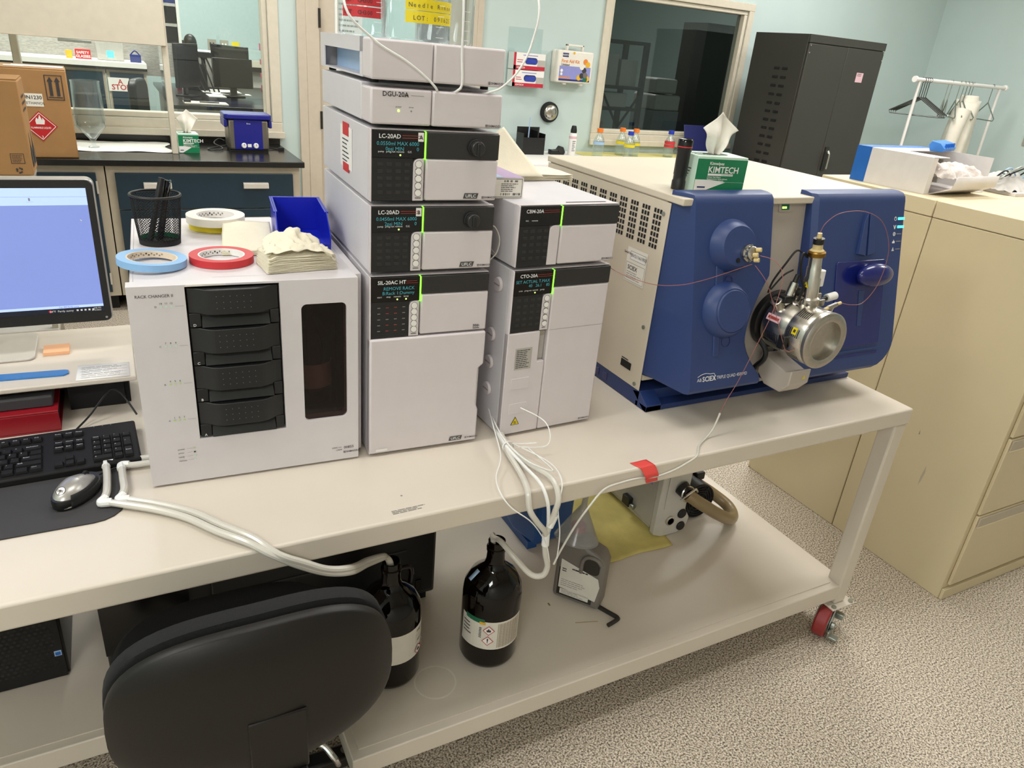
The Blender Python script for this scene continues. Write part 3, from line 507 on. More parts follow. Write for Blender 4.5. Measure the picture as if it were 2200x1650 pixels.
for nm, x0, x1, y0, y1, lab in (('far_bench', .27, 2.4, 6.72, 9.4, 'black-topped island bench in the next lab behind the left window'),):
    t = thing(nm, lab, 'bench', (1.2, 8, 0)); add(t, 'worktop', MB().box(x0, x1, y0, y1, .885, .92, 'epoxy'), w=True, bev=.003); add(t, 'support', MB().box(x0+.05, x1-.05, y0+.05, y1-.05, 0, .884, 'pump_grey'), w=True)
def monitor_far(x, y, w, h, yaw, label, z=.92, back=False):
    t = thing('far_monitor', label, 'monitor', (x, y, z+.0005), rad(yaw)); add(t, 'panel', MB().box(-w/2, w/2, -.02, .02, .09, .09+h, 'monitor_black'), bev=.005); add(t, 'stand', MB().box(-.03, .03, .021, .05, .01, .3, 'black_plastic').box(-.1, .1, -.08, .1, 0, .012, 'black_plastic'), bev=.003)
monitor_far(.52, 7.7, .5, .42, 60, 'dark monitor edge-on behind the cream post in the next lab'); monitor_far(1.02, 8.2, .55, .42, -55, 'tilted dark monitor in the middle of the next lab'); monitor_far(1.0, 7.9, .42, .3, 8, 'low dark monitor facing the window in the next lab'); monitor_far(.6, 8.95, .4, .42, -70, 'grey monitor back beside the white printer in the next lab')
t = thing('desktop_printer', 'white printer standing behind the monitors in the next lab', 'printer', (.95, 9.1, .9205)); add(t, 'body', MB().box(-.2, .25, -.15, .15, 0, .34, 'pump_grey').box(-.22, .27, -.17, .17, .34, .41, 'paper_white'), bev=.01); add(t, 'paper_tray', MB().box(-.05, .2, -.26, -.151, .2, .22, 'paper_white'))
t = thing('wire_document_tower', 'white upright literature tower with blue leaflets in the next lab', 'leaflet tower', (.45, 8.6, 0)); add(t, 'column', MB().box(.53, .56, 8.45, 8.6, .9205, 2.6, 'paper_white').box(.36, .39, 8.45, 8.6, .9205, 2.6, 'paper_white'), w=True)
for k in range(5): add(t, 'leaflet', MB().box(.392, .528, 8.46, 8.5, 1.4+.2*k, 1.57+.2*k, ('black_matte', 'black_matte', 'ink_blue', 'cap_blue', 'cap_blue')[k]), w=True)
t = thing('swivel_chair', 'black swivel chair beside the island bench in the next lab', 'chair', (.19, 6.3, 0), rad(72))
add(t, 'backrest', MB().prism(rrect(-.19, .19, .62, 1.16, .1), 'y', .18, .25, 'black_plastic'), bev=.02); add(t, 'seat', MB().prism(rrect(-.23, .23, -.24, .22, .08), 'z', .46, .54, 'black_plastic'), bev=.02); add(t, 'post', MB().cyl((0, 0, .08), (0, 0, .46), .03, m='steel_dark').box(-.03, .03, .19, .22, .5, .7, 'steel_dark')); add(t, 'base', MB().box(-.28, .28, -.03, .03, .04, .09, 'black_plastic').box(-.03, .03, -.28, .28, .04, .09, 'black_plastic'))
for k in range(4): one('document_sheet', ('white papers in front of the far monitors', 'sheet lying crosswise over the far white papers', 'white round-ended card at the near end of the far papers', 'small white sheet at the right end of the island bench')[k], 'paper', MB().box(*((.72, 1.15, 8.3, 8.75), (.8, 1.22, 8.1, 8.3), (.72, .9, 7.75, 8.05), (1.32, 1.5, 7.0, 7.12))[k], .9205, .923+.001*k, 'paper_white'))
t = thing('clipboard', 'cream clipboard with a dark pen near the front edge of the island bench', 'clipboard', (.6, 6.98, .9205)); add(t, 'board', MB().box(.4, .8, 6.88, 7.12, .9205, .928, 'frame_cream'), w=True); add(t, 'clip', MB().box(.4, .46, 6.95, 7.05, .9282, .95, 'black_plastic'), w=True)
one('dark_pen', 'dark pen lying on the cream clipboard in the next lab', 'pen', MB().cyl((.54, 6.97, .9345), (.72, 6.96, .9345), .006, m='ink', n=8))
t = thing('pink_rack', 'crimson tube rack stack at the right edge of the left window', 'rack', (1.62, 8.9, .9205)); add(t, 'rack', MB().box(1.5, 1.9, 8.8, 9.1, 1.38, 1.46, 'pink_rack').box(1.5, 1.9, 8.8, 9.1, 1.22, 1.28, 'pink_rack').box(1.5, 1.9, 8.8, 9.1, 1.06, 1.12, 'pink_rack').box(1.5, 1.9, 8.8, 9.1, .9205, .98, 'pink_rack').box(1.52, 1.88, 8.85, 9.05, .98, 1.38, 'glove_red'), w=True)
one('brown_carton', 'tan carton beside the crimson rack in the next lab', 'box', MB().box(1.62, 1.9, 8.5, 8.75, .9205, 1.28, 'cardboard'))
t = thing('red_tissue_box', 'red carton of blue gloves on the island bench by the cream post', 'box', (.6, 8.9, .9205)); add(t, 'carton', MB().box(.5, .68, 8.85, 8.97, .9205, .99, 'glove_red'), w=True); add(t, 'gloves', MB().sph((.59, 8.9, 1.0), .05, .04, .03, 'glove_blue'), w=True)
t = thing('black_desk_phone', 'black telephone and cables heaped in the middle of the island bench', 'phone', (.68, 8.4, .9205)); mb = MB().box(.55, .8, 8.5, 8.7, .9205, 1.2, 'black_plastic').sph((.66, 8.6, 1.42), .07, .07, .09, 'black_plastic').box(.58, .86, 8.45, 8.7, 1.28, 1.33, 'black_plastic').box(.6, .64, 8.55, 8.6, 1.2, 1.28, 'black_plastic').box(.76, .8, 8.55, 8.6, 1.2, 1.28, 'black_plastic')
for k in range(5): mb.tube([(.6+.05*k, 8.5, 1.28), (.62+.06*k, 8.4, 1.1), (.7+.05*k, 8.35, .925)], .01, 'cord_black', 6)
add(t, 'handset_base', mb, w=True)
one('white_binder', 'cream box lying on a ledge under the wall switches in the next lab', 'box', MB().box(1.25, 1.75, 10.35, 10.58, 1.12, 1.2, 'frame_cream').box(1.2, 1.9, 10.3, 10.58, 1.06, 1.12, 'steel_dark').box(1.2, 1.9, 10.4, 10.58, 0, 1.06, 'pump_grey'))
for k, x in enumerate((1.13, 1.29)):
    t = thing('switch_plate', ('left', 'right')[k]+' switch plate on the far blue wall', 'switch', (x, 10.597, 1.36)); add(t, 'plate', MB().box(x-.055, x+.055, 10.59, 10.599, 1.29, 1.43, 'outlet').box(x-.03, x-.01, 10.585, 10.59, 1.33, 1.39, ('ink', 'paper_white')[k]).box(x+.01, x+.03, 10.585, 10.59, 1.33, 1.39, ('ink', 'paper_white')[k]), w=True)
one('sticky_note', 'yellow-green sticky note on the far blue wall', 'note', MB().box(1.39, 1.49, 10.594, 10.599, 1.31, 1.42, 'tape_yellow'))
# ================================================================= dim store room behind the dark window
t = thing('shelving_unit', 'black metal shelving rack in the dim room behind the dark window', 'shelf', (4.4, 5.3, 0))
for x in (4.02, 4.52):
    for y in (5.2, 5.55): add(t, 'post', MB().box(x-.025, x+.025, y-.02, y+.02, 0, 1.84, 'black_matte'), w=True)
for z in (.6, 1.2, 1.40, 1.81): add(t, 'shelf', MB().box(4.0, 4.54, 5.18, 5.57, z, z+.03, 'black_matte'), w=True)
add(t, 'brace', MB().tube([(4.05, 5.19, .7), (4.5, 5.19, 1.35)], .012, 'black_matte', 6, 1), w=True); add(t, 'brace', MB().tube([(4.5, 5.16, .7), (4.05, 5.16, 1.35)], .012, 'black_matte', 6, 1), w=True)
for k, (x0, x1, z) in enumerate(((4.06, 4.24, 1.431), (4.28, 4.48, 1.431), (4.06, 4.4, 1.231))): one('storage_box', ('left pale box on the upper shelf of the dim rack', 'right pale box on the upper shelf of the dim rack', 'low pale box on the middle shelf of the dim rack')[k], 'box', MB().box(x0, x1, 5.25, 5.5, z, z+(.28, .24, .13)[k], 'pump_grey'))
t = thing('printer_stack', 'pale office machine on a stand in the dim room behind the dark window', 'printer', (5.1, 5.7, 0)); add(t, 'machine', MB().box(4.95, 5.3, 5.5, 5.9, 1.2, 1.36, 'pump_grey').box(4.98, 5.27, 5.55, 5.9, 1.37, 1.52, 'pump_grey'), w=True, bev=.02); add(t, 'stand', MB().box(4.95, 5.3, 5.5, 5.9, 0, 1.199, 'store_dark'), w=True)
t = thing('store_locker', 'dark tall locker at the right behind the dark window', 'cabinet', (5.6, 5.4, 0)); add(t, 'body', MB().box(5.5, 6.0, 5.5, 5.9, 0, 2.1, 'locker'), w=True)
# ================================================================= workbench
T = .83; S_ = .191; FY = -.117; RX = 1.691; LX = -1.25; BY = .86; KX = .03; KY = .174
t = thing('workbench', 'long cream steel workbench on casters carrying the instruments', 'workbench', (.3, .37, 0))
add(t, 'bench_top', MB().box(LX, RX, FY, BY, T-.052, T, 'bench_steel'), w=True, bev=.006, segs=3)
sh = MB().prism([(LX, KY), (KX, KY), (KX, FY+.006), (RX-.012, FY+.006), (RX-.012, BY-.02), (LX, BY-.02)], 'z', S_-.06, S_-.003, 'bench_steel')
s_ = add(t, 'lower_shelf', sh, w=True, bev=.003)
add(s_, 'deck_sheet', MB().prism([(LX, KY+.022), (KX+.02, KY+.022), (KX+.02, FY+.03), (RX-.07, FY+.03), (RX-.07, BY-.05), (LX, BY-.05)], 'z', S_-.0029, S_, 'bench_steel'), w=True)
add(s_, 'ring_mark', MB().lathe([(.05, 0), (.05, .0004), (.0545, .0004), (.0545, 0), (.05, 0)], 'ring_stain', at(.284, .026, S_+.0002), 40), w=True)
mk = MB()
for k in range(1): mk.tube([(.735+.01*k, .07-.012*k, S_+.0012), (.80+.012*k, .050-.012*k, S_+.0012)], .0009, 'oil', 4, 1)
mk.rect(.70, .705, .16, .172, 'oil', at(0, 0, S_+.0006))
add(s_, 'oil_mark', mk, w=True)
add(t, 'scuff_mark', MB().lines(0, .075, 0, .014, 3, 'grey_print', at(.118, -.098, T+.0003) @ Matrix.Rotation(.02, 4, 'Z'), .5), w=True); add(t, 'speck', MB().flat(circ(.155, .02, .0025, 8), 'grey_print', at(.0, -.06, T+.0004)), w=True)
for x, y0, y1 in ((RX-.052, FY+.004, FY+.056), (RX-.052, BY-.06, BY-.008), (LX+.01, KY+.004, KY+.056), (LX+.01, BY-.06, BY-.008)):
    add(t, 'leg', MB().box(x, x+.05, y0, y1, .112, T-.0525, 'bench_steel'), w=True, bev=.006)
def caster(cx, cy, a):
    c = add(t, 'caster', MB().box(cx-.05, cx+.055, cy-.045, cy+.045, .105, .1115, 'bench_steel'), w=True, bev=.002)
    for qx, qy in ((.042, -.036), (.042, .036), (-.038, -.036)): add(c, 'bolt', MB().cyl((cx+qx, cy+qy, .1117), (cx+qx, cy+qy, .117), .008, m='zinc', n=8), w=True)
    Q = Matrix.Translation((cx, cy, 0)) @ Matrix.Rotation(a, 4, 'Z')
    add(c, 'fork', MB().prism([(-.035, .1), (.035, .1), (.035, .085), (-.03, .03), (-.07, .03), (-.072, .06)], 'y', -.026, -.022, 'zinc', Q).prism([(-.035, .1), (.035, .1), (.035, .085), (-.03, .03), (-.07, .03), (-.072, .06)], 'y', .022, .026, 'zinc', Q).cyl((0, 0, .098), (0, 0, .1045), .036, m='zinc', M=Q), w=True, bev=.001)
    w_ = add(c, 'wheel', MB().lathe([(.03, -.019), (.046, -.019), (.05, -.014), (.05, .014), (.046, .019), (.03, .019)], 'caster_red', Q @ Matrix.Translation((-.058, 0, .0525)) @ Matrix.Rotation(PI/2, 4, 'X') @ Matrix.Diagonal((1.04, 1.04, 1.05, 1)), 28), w=True)
    add(w_, 'hub', MB().lathe([(.034, -.0195), (.034, .0195)], 'zinc', Q @ Matrix.Translation((-.058, 0, .0525)) @ Matrix.Rotation(PI/2, 4, 'X') @ Matrix.Diagonal((1, 1, 1.05, 1)), 24), w=True)
    add(c, 'brake_lever', MB().box(-.09, -.03, -.034, -.027, .02, .04, 'zinc', Q).box(-.02, .0, -.05, -.027, .055, .075, 'zinc', Q).cyl((-.058, -.027, .05), (-.058, -.04, .05), .012, m='zinc', n=10, M=Q).box(-.085, -.06, -.06, -.027, .012, .022, 'zinc', Q), w=True, bev=.002)
caster(RX-.027, FY+.03, rad(24)); caster(RX-.027, BY-.034, rad(40)); caster(LX+.035, KY+.03, rad(20)); caster(LX+.035, BY-.034, rad(20))
# ================================================================= file cabinets
def file_cab(x0, y0, y1, label, front):
    x1 = x0+.92; t = thing('filing_cabinet', label, 'filing cabinet', ((x0+x1)/2, (y0+y1)/2, 0))
    yb0, yb1 = (y0+.012, y1) if front else (y0, y1-.012)
    add(t, 'body', MB().box(x0, x1, yb0, yb1, 0, 1.276, 'file_beige'), w=True, bev=.003); add(t, 'top_cap', MB().box(x0-.002, x1+.002, y0, y1, 1.278, 1.334, 'file_top'), w=True, bev=.003)
    ya, yb_ = (y0, y0+.0115) if front else (y1-.0115, y1); s = -1 if front else 1; ye = ya if front else yb_
    for i in range(4):
        z0 = .06+.304*i; d = add(t, 'drawer', MB().box(x0+.022, x1-.022, ya, yb_, z0, z0+.298, 'file_beige'), w=True, bev=.003)
        a, b = sorted((ye+s*.0005, ye+s*.006)); add(d, 'handle', MB().box(x0+.03, x1-.03, a, b, z0+.256, z0+.292, 'cab_frame').box(x0+.03, x1-.03, a-.002*(s < 0), b+.002*(s > 0), z0+.252, z0+.257, 'file_beige'), w=True, bev=.001)
    a, b = sorted((ye, ye-s*.0115)); add(t, 'plinth_strip', MB().box(x0+.002, x1-.002, a, b, .001, .045, 'file_beige'), w=True, bev=.002)
    if front:
        M = at(x0-.0004, y0+.22, .36, LEFT); add(t, 'scuff', MB().flat([(0, 0), (.006, .02), (.01, .06), (.006, .085), (0, .04)], 'cab_frame', M).flat([(-.06, .18), (-.055, .182), (-.058, .2)], 'grey_print', M), w=True)
    return t
file_cab(2.176, -.17, .319, 'beige four-drawer filing cabinet nearest the camera, drawers facing the aisle', True); file_cab(2.176, .323, .81, 'beige filing cabinet standing back to back behind the nearer one', False)
# ================================================================= modules of the two towers
def logo(mb, x, z, h, M, m='ink', al='R'):
    w = h*5.6; x0 = x-w if al == 'R' else x
    for e in ((0, h, 0, h*.14), (0, h, h*.86, h), (0, h*.14, 0, h), (h*.86, h, 0, h), (0, h, h*.43, h*.57), (h*.43, h*.57, 0, h)): mb.rect(x0+e[0], x0+e[1], z+e[2], z+e[3], m, M, .0006)
    mb.text('SHIMADZU', x0+h*1.25, z+h*.1, h*.8, m, M, bold=True)
def uflc(mb, x, z, M):
    mb.flat([(x, z), (x+.03, z), (x+.033, z+.0105), (x+.003, z+.0105)], 'badge', M @ Matrix.Translation((0, 0, .0006))); mb.text('UFLC', x+.0165, z+.0022, .0062, 'ink_white', M, 'C', bold=True, o=.001, sx=1.1)
W_ = .26
def panel(t, name, poly, y0, y1, m, bev=.002, **k): return add(t, name, MB().prism(poly, 'y', y0, y1, m), bev=bev, **k)
def head(t, H, title, rows, leds, zt, zd, zk, buttons, badge_txt=None, red=False, sub=True, knob=False, tag_=None, split=.107, kx=.083, colored=False):
    # upper control section of a module: display, keypad, button strip, light, right door with its dark band
    M = at(0, -.0008, 0, FRONT)
    mb = MB().box(.003, split-.0025, 0, .0195, zd, zt, 'black_gloss'); mb.text(title, .016, zt-.0135, .0075, 'ink_white', M, bold=True); a = .016+len(title)*.0063
    if sub: mb.rect(min(a, .075), .098, zt-.0085, zt-.0075, 'ink_red', M, .0006).rect(min(a, .075), .1, zt-.0128, zt-.0118, 'ink_red', M, .0006)
    for k, r in enumerate(rows): mb.text(r, .093, zt-.026-.0095*k, .0068, 'vfd', M, 'R', o=.0007)
    n = len(leds)
    for k, r in enumerate(leds):
        x = .02+.0185*k; mb.text(r, x, zd+.0095, .0036, 'ink_white', M, 'C')
        if k == 2 or (colored and k == 3): mb.flat(circ(x, zd+.005, .0018, 10), 'led_green', M @ Matrix.Translation((0, 0, .0006)))
    d = add(t, 'display', mb, bev=.0008)
    if tag_: add(d, 'letter_sticker', MB().box(split-.0155, split-.0045, -.0012, -.0001, zt-.018, zt-.002, 'paper_white').text(tag_, split-.01, zt-.014, .0075, 'ink', at(0, -.0013, 0, FRONT), 'C', bold=True))
    mb = MB().box(.003, kx, .001, .0195, zk, zd-.0006, 'keypad')
    for i in range(5):
        for j in range(4):
            x, z = .019+.0175*j, zd-.012-(zd-zk-.02)*i/4.6
            if colored: mb.rect(x-.003, x+.003, z-.001, z+.0006, ('ink_red', 'grey_print')[(i*j+j) % 3 == 0], at(0, .0002, 0, FRONT), .0006)
            else: mb.box(x-.005, x+.005, .0004, .0012, z-.003, z+.003, 'dark_band')
    mb.rect(.016, .042, zk+.008, zk+.009, 'dark_band', at(0, .0002, 0, FRONT), .0006); add(t, 'keypad', mb, bev=.0008)
    h = zd-zk; r = .012
    poly = [(kx+.0006, zk), (split-.0025, zk), (split-.0025, zd-.0006)]+[(kx+.0006+r-r*math.sin(rad(90*i/5)), zd-.0006-r+r*math.cos(rad(90*i/5))) for i in range(6)]
    st = panel(t, 'button_strip', poly, 0, .0195, 'module_front', .0006)
    for k in range(buttons):
        z = zd-.011-(h-.02)*k/max(1, buttons-.55); x = (kx+split)/2-.001
        b = add(st, 'button', MB().cyl((x, -.0002, z), (x, -.002, z), .0062, .006, 'paper_white', 20).lathe([(.0064, 0), (.0074, 0), (.0074, .0006), (.0064, .0006), (.0064, 0)], 'grey_print', at(x, -.0001, z, FRONT), 20).lines(x-.006, x+.006, z-.0105, z-.0078, 1, 'ink', M, .6))
    add(t, 'status_light', MB().box(split-.0018, split+.0006, -.0014, .0195, zd-.002, zt, 'green_light'), bev=.0006)
def module(name, label, H, D, loc, yaw, **k):
    t = thing(name, label, 'instrument module', loc, yaw)
    add(t, 'housing', MB().box(.0005, W_-.0005, .02, D, .003, H-.004, 'module_side').box(.012, .03, .05, .08, 0, .003, 'black_rubber').box(.23, .248, .05, .08, 0, .003, 'black_rubber').box(.012, .03, D-.08, D-.05, 0, .003, 'black_rubber').box(.23, .248, D-.08, D-.05, 0, .003, 'black_rubber'), bev=.003)
    add(t, 'front_frame', MB().box(0, .0028, .0, .0198, .004, H-.004, 'module_front').box(0, W_, .006, .0198, H-.0055, H-.003, 'module_front'), bev=.001)
    return t
yA = -.0431; LA = (.139, .1293); yC = .031; LC = (.4539, .1111)
def stk(L, z): return (L[0], L[1], T+z+.0005)
def door(t, zt, zb, zl, split=.107):
    M = at(0, -.0008, 0, FRONT); d = add(t, 'door', MB().box(split+.0012, W_, 0, .0195, zl, zb, 'module_front'), bev=.0035)
    add(t, 'door_band', MB().box(split+.0012, W_, 0.0, .0195, zb+.0004, zt, 'dark_band').flat(circ(.122, zt-.009, .0012, 8), 'keypad', M), bev=.002); return d
def pump(label, z, rows, tag_):
    t = module('pump_module', label, .14, .42, stk(LA, z), yA); zt, zd = .1345, .086
    head(t, .14, 'LC-20AD', rows, ('pump', 'prog.run', 'remote', 'G.E.'), zt, zd, .006, 5, tag_=tag_)
    d = door(t, zt, zd-.001, .006); mb = MB(); M = at(0, -.0008, 0, FRONT); uflc(mb, .188, .0105, M); logo(mb, .254, .0105, .0046, M); add(d, 'badge', mb)
    k = add(t, 'drain_knob', MB().cyl((.209, -.0004, .1085), (.209, -.006, .1085), .0165, .0165, 'black_matte', 28).cyl((.209, -.006, .1085), (.209, -.018, .1085), .0145, .0135, 'dark_band', 28).box(.2055, .2125, -.021, -.0181, .094, .119, 'keypad'), bev=.0015)
    return t
# autosampler at the bottom of the tall tower
t = module('autosampler_module', 'tallest module at the foot of the tall tower, with a plain white lower door', .415, .5, stk(LA, 0), yA)
head(t, .415, 'SIL-20AC HT', ('REMOVE RACK ', 'B:Rack 1:Dummy'), ('start', 'stop', 'remote', 'temp'), .409, .358, .28, 5, colored=True); d = door(t, .409, .370, .2815)
M = at(0, -.0008, 0, FRONT); add(d, 'badge', MB().text('30th', .243, .29, .006, 'ink', M, 'R', bold=True).rect(.228, .243, .2865, .288, 'ink', M, .0006))
d = add(t, 'lower_door', MB().prism([(0, .006), (W_-.006, .006), (W_-.006, .085), (W_-.012, .1), (W_-.012, .19), (W_, .2), (W_, .278), (0, .278)], 'y', -.004, .0195, 'module_front'), bev=.004); mb = MB(); M = at(0, -.0048, 0, FRONT); uflc(mb, .185, .0135, M); logo(mb, .25, .0145, .0046, M); mb.flat(rrect(.014, .04, .012, .018, .002), 'paper_white', at(0, -.0048, 0, FRONT) @ Matrix.Translation((0, 0, .0006))); add(d, 'badge', mb)
pump('pump module with sticker B, lower of the two with round black knobs', .4155, ('0.0450ml MAX 6000', '2psi MIN         0'), 'B')
p = pump('pump module with sticker A and a red-taped tag on its side', .556, ('0.0550ml MAX 6000', '0psi MIN         0'), 'A')
add(p, 'side_tag', MB().box(-.0009, -.0001, .14, .24, .035, .118, 'paper_white').box(-.0016, -.001, .165, .215, .1, .125, 'tape_red').box(-.0016, -.001, .165, .215, .028, .045, 'tape_red').lines(.02, .08, .045, .095, 6, 'ink', at(-.0004, .24, 0.0, LEFT), .3, .001), label='white tag held by red tape')
t = thing('degasser_module', 'low plain white module between the bottle tray and the pump with sticker A', 'instrument module', stk(LA, .6975), yA)
add(t, 'housing', MB().box(.0005, W_-.0005, .07, .42, .003, .07, 'module_side').box(.02, W_-.02, .03, .40, 0, .003, 'black_rubber'), bev=.002); mb = MB(); M = at(0, -.0008, 0, FRONT); mb.text('DGU-20A', .022, .052, .0082, 'ink', M, bold=True).text('5R', .064, .052, .0045, 'ink', M).rect(.075, .1, .0545, .0553, 'grey_print', M)
mb.text('power', .052, .0335, .003, 'ink', M, 'C').flat(circ(.052, .028, .0024, 10), 'led_green', M @ Matrix.Translation((0, 0, .0005))).text('error', .076, .0335, .003, 'ink', M, 'C').flat(circ(.076, .028, .0016, 10), 'grey_print', M @ Matrix.Translation((0, 0, .0005))); logo(mb, .253, .006, .0048, M)
fp = add(t, 'front_cover', MB().box(0, .116, 0, .069, .003, .0655, 'module_front').box(.117, W_, 0, .069, .003, .0655, 'module_front'), bev=.004); add(fp, 'badge', mb); add(t, 'side_clip', MB().box(W_, W_+.004, .03, .045, .02, .05, 'cab_frame'))
t = thing('reservoir_tray', 'white bottle tray topping the tall tower with a grip opening in its side', 'instrument module', stk(LA, .773), yA)
hs = MB().box(.0005, W_-.0005, .06, .43, .003, .006, 'module_side').box(.0005, .003, .06, .08, .0062, .07, 'module_side').box(.0005, .003, .06, .43, .045, .07, 'module_side').box(.0005, .003, .39, .43, .0062, .045, 'module_side').box(W_-.003, W_-.0005, .06, .43, .0062, .07, 'module_side').box(.003, W_-.003, .425, .43, .0062, .07, 'module_side').box(.003, W_-.003, .06, .425, .0555, .0585, 'module_side').box(.03, .032, .08, .4, .0062, .055, 'lightblue')
add(t, 'housing', hs); mb = MB(); logo(mb, .253, .0075, .0048, M); fp = add(t, 'front_cover', MB().box(0, .116, 0, .0595, .003, .07, 'module_front').box(.117, W_, 0, .0595, .003, .07, 'module_front'), bev=.004); add(fp, 'badge', mb)
for x, y in ((.02, .05), (.24, .05), (.02, .4), (.24, .4)): add(t, 'foot', MB().cyl((x, y, -.0045), (x, y, .003), .008, m='black_rubber', n=12))
ZT = T+.773+.0595
# second tower
t = module('column_oven_module', 'tall white oven module with round side plugs and a yellow warning triangle', .415, .42, stk(LC, 0), yC)
head(t, .415, 'CTO-20A', ('SET ACTUAL T.MAX', ' 40   26.1    85'), ('oven', 'prog.run', 'remote', 'pump'), .409, .355, .268, 5, split=.104, kx=.080); d = door(t, .409, .368, .006, .104); M = at(0, -.0008, 0, FRONT)
mb = MB(); logo(mb, .25, .012, .0046, M); mb.rect(.1055, W_, .2655, .2662, 'grey_print', M, .0002); add(d, 'badge', mb)
lp = add(t, 'left_panel', MB().prism([(0, .006), (.1035, .006), (.1035, .19), (.084, .19), (.084, .266), (0, .266)], 'y', 0, .0195, 'module_front'), bev=.003); add(t, 'handle_recess', MB().box(.0845, .1035, .012, .0195, .191, .266, 'pump_grey').box(.086, .1025, .010, .0119, .25, .262, 'outlet'))
mb = MB().box(.022, .066, -.0006, -.0001, .175, .228, 'pump_grey').lines(.025, .063, .178, .225, 10, 'ink', at(0, -.0008, 0, FRONT), .35, .0004)
for z in (.125, .06): add(lp, 'cover_patch', MB().prism(rrect(.018, .066, z, z+.028, .003), 'y', -.0014, -.0001, 'module_front'), bev=.0004)
add(lp, 'notice_sticker', mb); mb = MB()
mb.flat([(.026, .03), (.05, .03), (.038, .052)], 'ink', at(0, -.0008, 0, FRONT)).flat([(.0285, .0315), (.0475, .0315), (.038, .0492)], 'warn_yellow', at(0, -.0014, 0, FRONT)); mb.lines(.034, .042, .033, .041, 3, 'ink', at(0, -.0015, 0, FRONT), .5); add(lp, 'warning_triangle', mb)
for y, z in ((.06, .365), (.075, .24), (.075, .17), (.075, .10)): add(t, 'side_plug', MB().cyl((-.0003, y, z), (-.007, y, z), .017, .0155, 'module_front', 24).box(-.0085, -.0071, y-.012, y+.012, z-.0015, z+.0015, 'grey_print'), bev=.001)
t = module('controller_module', 'low module without round buttons on top of the right-hand tower', .14, .42, stk(LC, .4155), yC)
head(t, .14, 'CBM-20A', (), ('link', 'remote'), .1345, .094, .006, 0, split=.107, kx=.079); d = door(t, .1345, .092, .006); mb = MB(); logo(mb, .253, .0105, .0046, M); add(d, 'badge', mb); add(t, 'top_vent', MB().box(.13, .235, .02, .026, .1361, .1372, 'seam'))
# ================================================================= rack changer
t = thing('rack_changer', 'wide white sample rack changer with four black drawers on the bench', 'instrument', (-.2921, .1484, T+.0005), -.0444)
RW, RH, RD = .408, .413, .53
fr = MB(); a0, a1, b0, b1 = .094, .258, .098, .409; w0, w1, q0, q1 = .297, .385, .108, .363
fr.box(0, a0, 0, .03, .004, RH, 'white_plastic').box(a1, w0, 0, .03, .004, RH, 'white_plastic').box(w1, RW, 0, .03, .004, RH, 'white_plastic').box(a0, a1, 0, .03, .004, b0, 'white_plastic').box(a0, a1, 0, .03, b1, RH, 'white_plastic').box(w0, w1, 0, .03, .004, q0, 'white_plastic').box(w0, w1, 0, .03, q1, RH, 'white_plastic')
outer = [(x, z) for x, z in rrect(0, RW, .004, RH, .012)]
fc = MB()   # front cover as one frame with two openings
def ring_panel(mb, m, y0, y1, O, holes):
    xs = sorted({O[0], O[1], *[h for q in holes for h in q[:2]]}); zs = sorted({O[2], O[3], *[h for q in holes for h in q[2:]]}); idx = {}; 
    for yy in (y0, y1):
        for x in xs:
            for z in zs: idx[(x, z, yy)] = len(mb.v); mb.v.append((x, yy, z))
    cells = {}
    for i, (xa, xb) in enumerate(zip(xs, xs[1:])):
        for j, (za, zb) in enumerate(zip(zs, zs[1:])): cells[i, j] = not any(q[0] <= xa and xb <= q[1] and q[2] <= za and zb <= q[3] for q in holes)
    def fce(*k): mb.f.append(tuple(idx[q] for q in k)); mb.m.append(mb.mi(m))
    for (i, j), on in cells.items():
        if not on: continue
        xa, xb, za, zb = xs[i], xs[i+1], zs[j], zs[j+1]
        fce((xa, za, y0), (xb, za, y0), (xb, zb, y0), (xa, zb, y0)); fce((xa, za, y1), (xa, zb, y1), (xb, zb, y1), (xb, za, y1))
        for di, dj, e in ((-1, 0, ((xa, zb), (xa, za))), (1, 0, ((xb, za), (xb, zb))), (0, -1, ((xa, za), (xb, za))), (0, 1, ((xb, zb), (xa, zb)))):
            if not cells.get((i+di, j+dj), False): fce((*e[0], y0), (*e[0], y1), (*e[1], y1), (*e[1], y0))
ring_panel(fc, 'white_plastic', 0, .03, (0, RW, .004, RH), [(a0, a1, b0, b1), (w0, w1, q0, q1)])
for cx_, cz_, sx_, sz_ in ((w0, q0, 1, 1), (w1, q0, -1, 1), (w0, q1, 1, -1), (w1, q1, -1, -1)):
    rr = .011; fc.prism([(cx_, cz_)]+[(cx_+sx_*(rr-rr*math.sin(rad(9*k*2))), cz_+sz_*(rr-rr*math.cos(rad(18*k)))) for k in range(6)], 'y', .0003, .0297, 'white_plastic')
fc = add(t, 'front_cover', fc, bev=.006, segs=3)
add(t, 'housing', MB().box(.006, RW+.014, .031, .05, .006, RH-.002, 'white_plastic') if False else MB().box(.006, .012, .031, RD, .006, RH-.002, 'white_plastic').box(RW, RW+.014, .031, RD, .006, RH-.002, 'white_plastic').box(.012, RW, .031, RD, RH-.008, RH-.002, 'white_plastic').box(.012, RW, .031, RD, .006, .014, 'white_plastic').box(.012, RW, RD-.006, RD, .014, RH-.008, 'white_plastic').box(a1+.005, a1+.009, .031, RD-.006, .014, RH-.008, 'black_matte').box(RW-.004, RW-.001, .031, RD-.006, .014, RH-.008, 'black_matte').box(a1+.009, RW-.004, .2, .204, .014, RH-.008, 'black_matte').box(a1+.009, RW-.004, .031, .2, .0141, .02, 'black_matte'), bev=.001)
for x in (.02, RW-.02):
    for y in (.06, RD-.05): add(t, 'foot', MB().cyl((x, y, 0), (x, y, .006), .012, m='black_rubber', n=12))
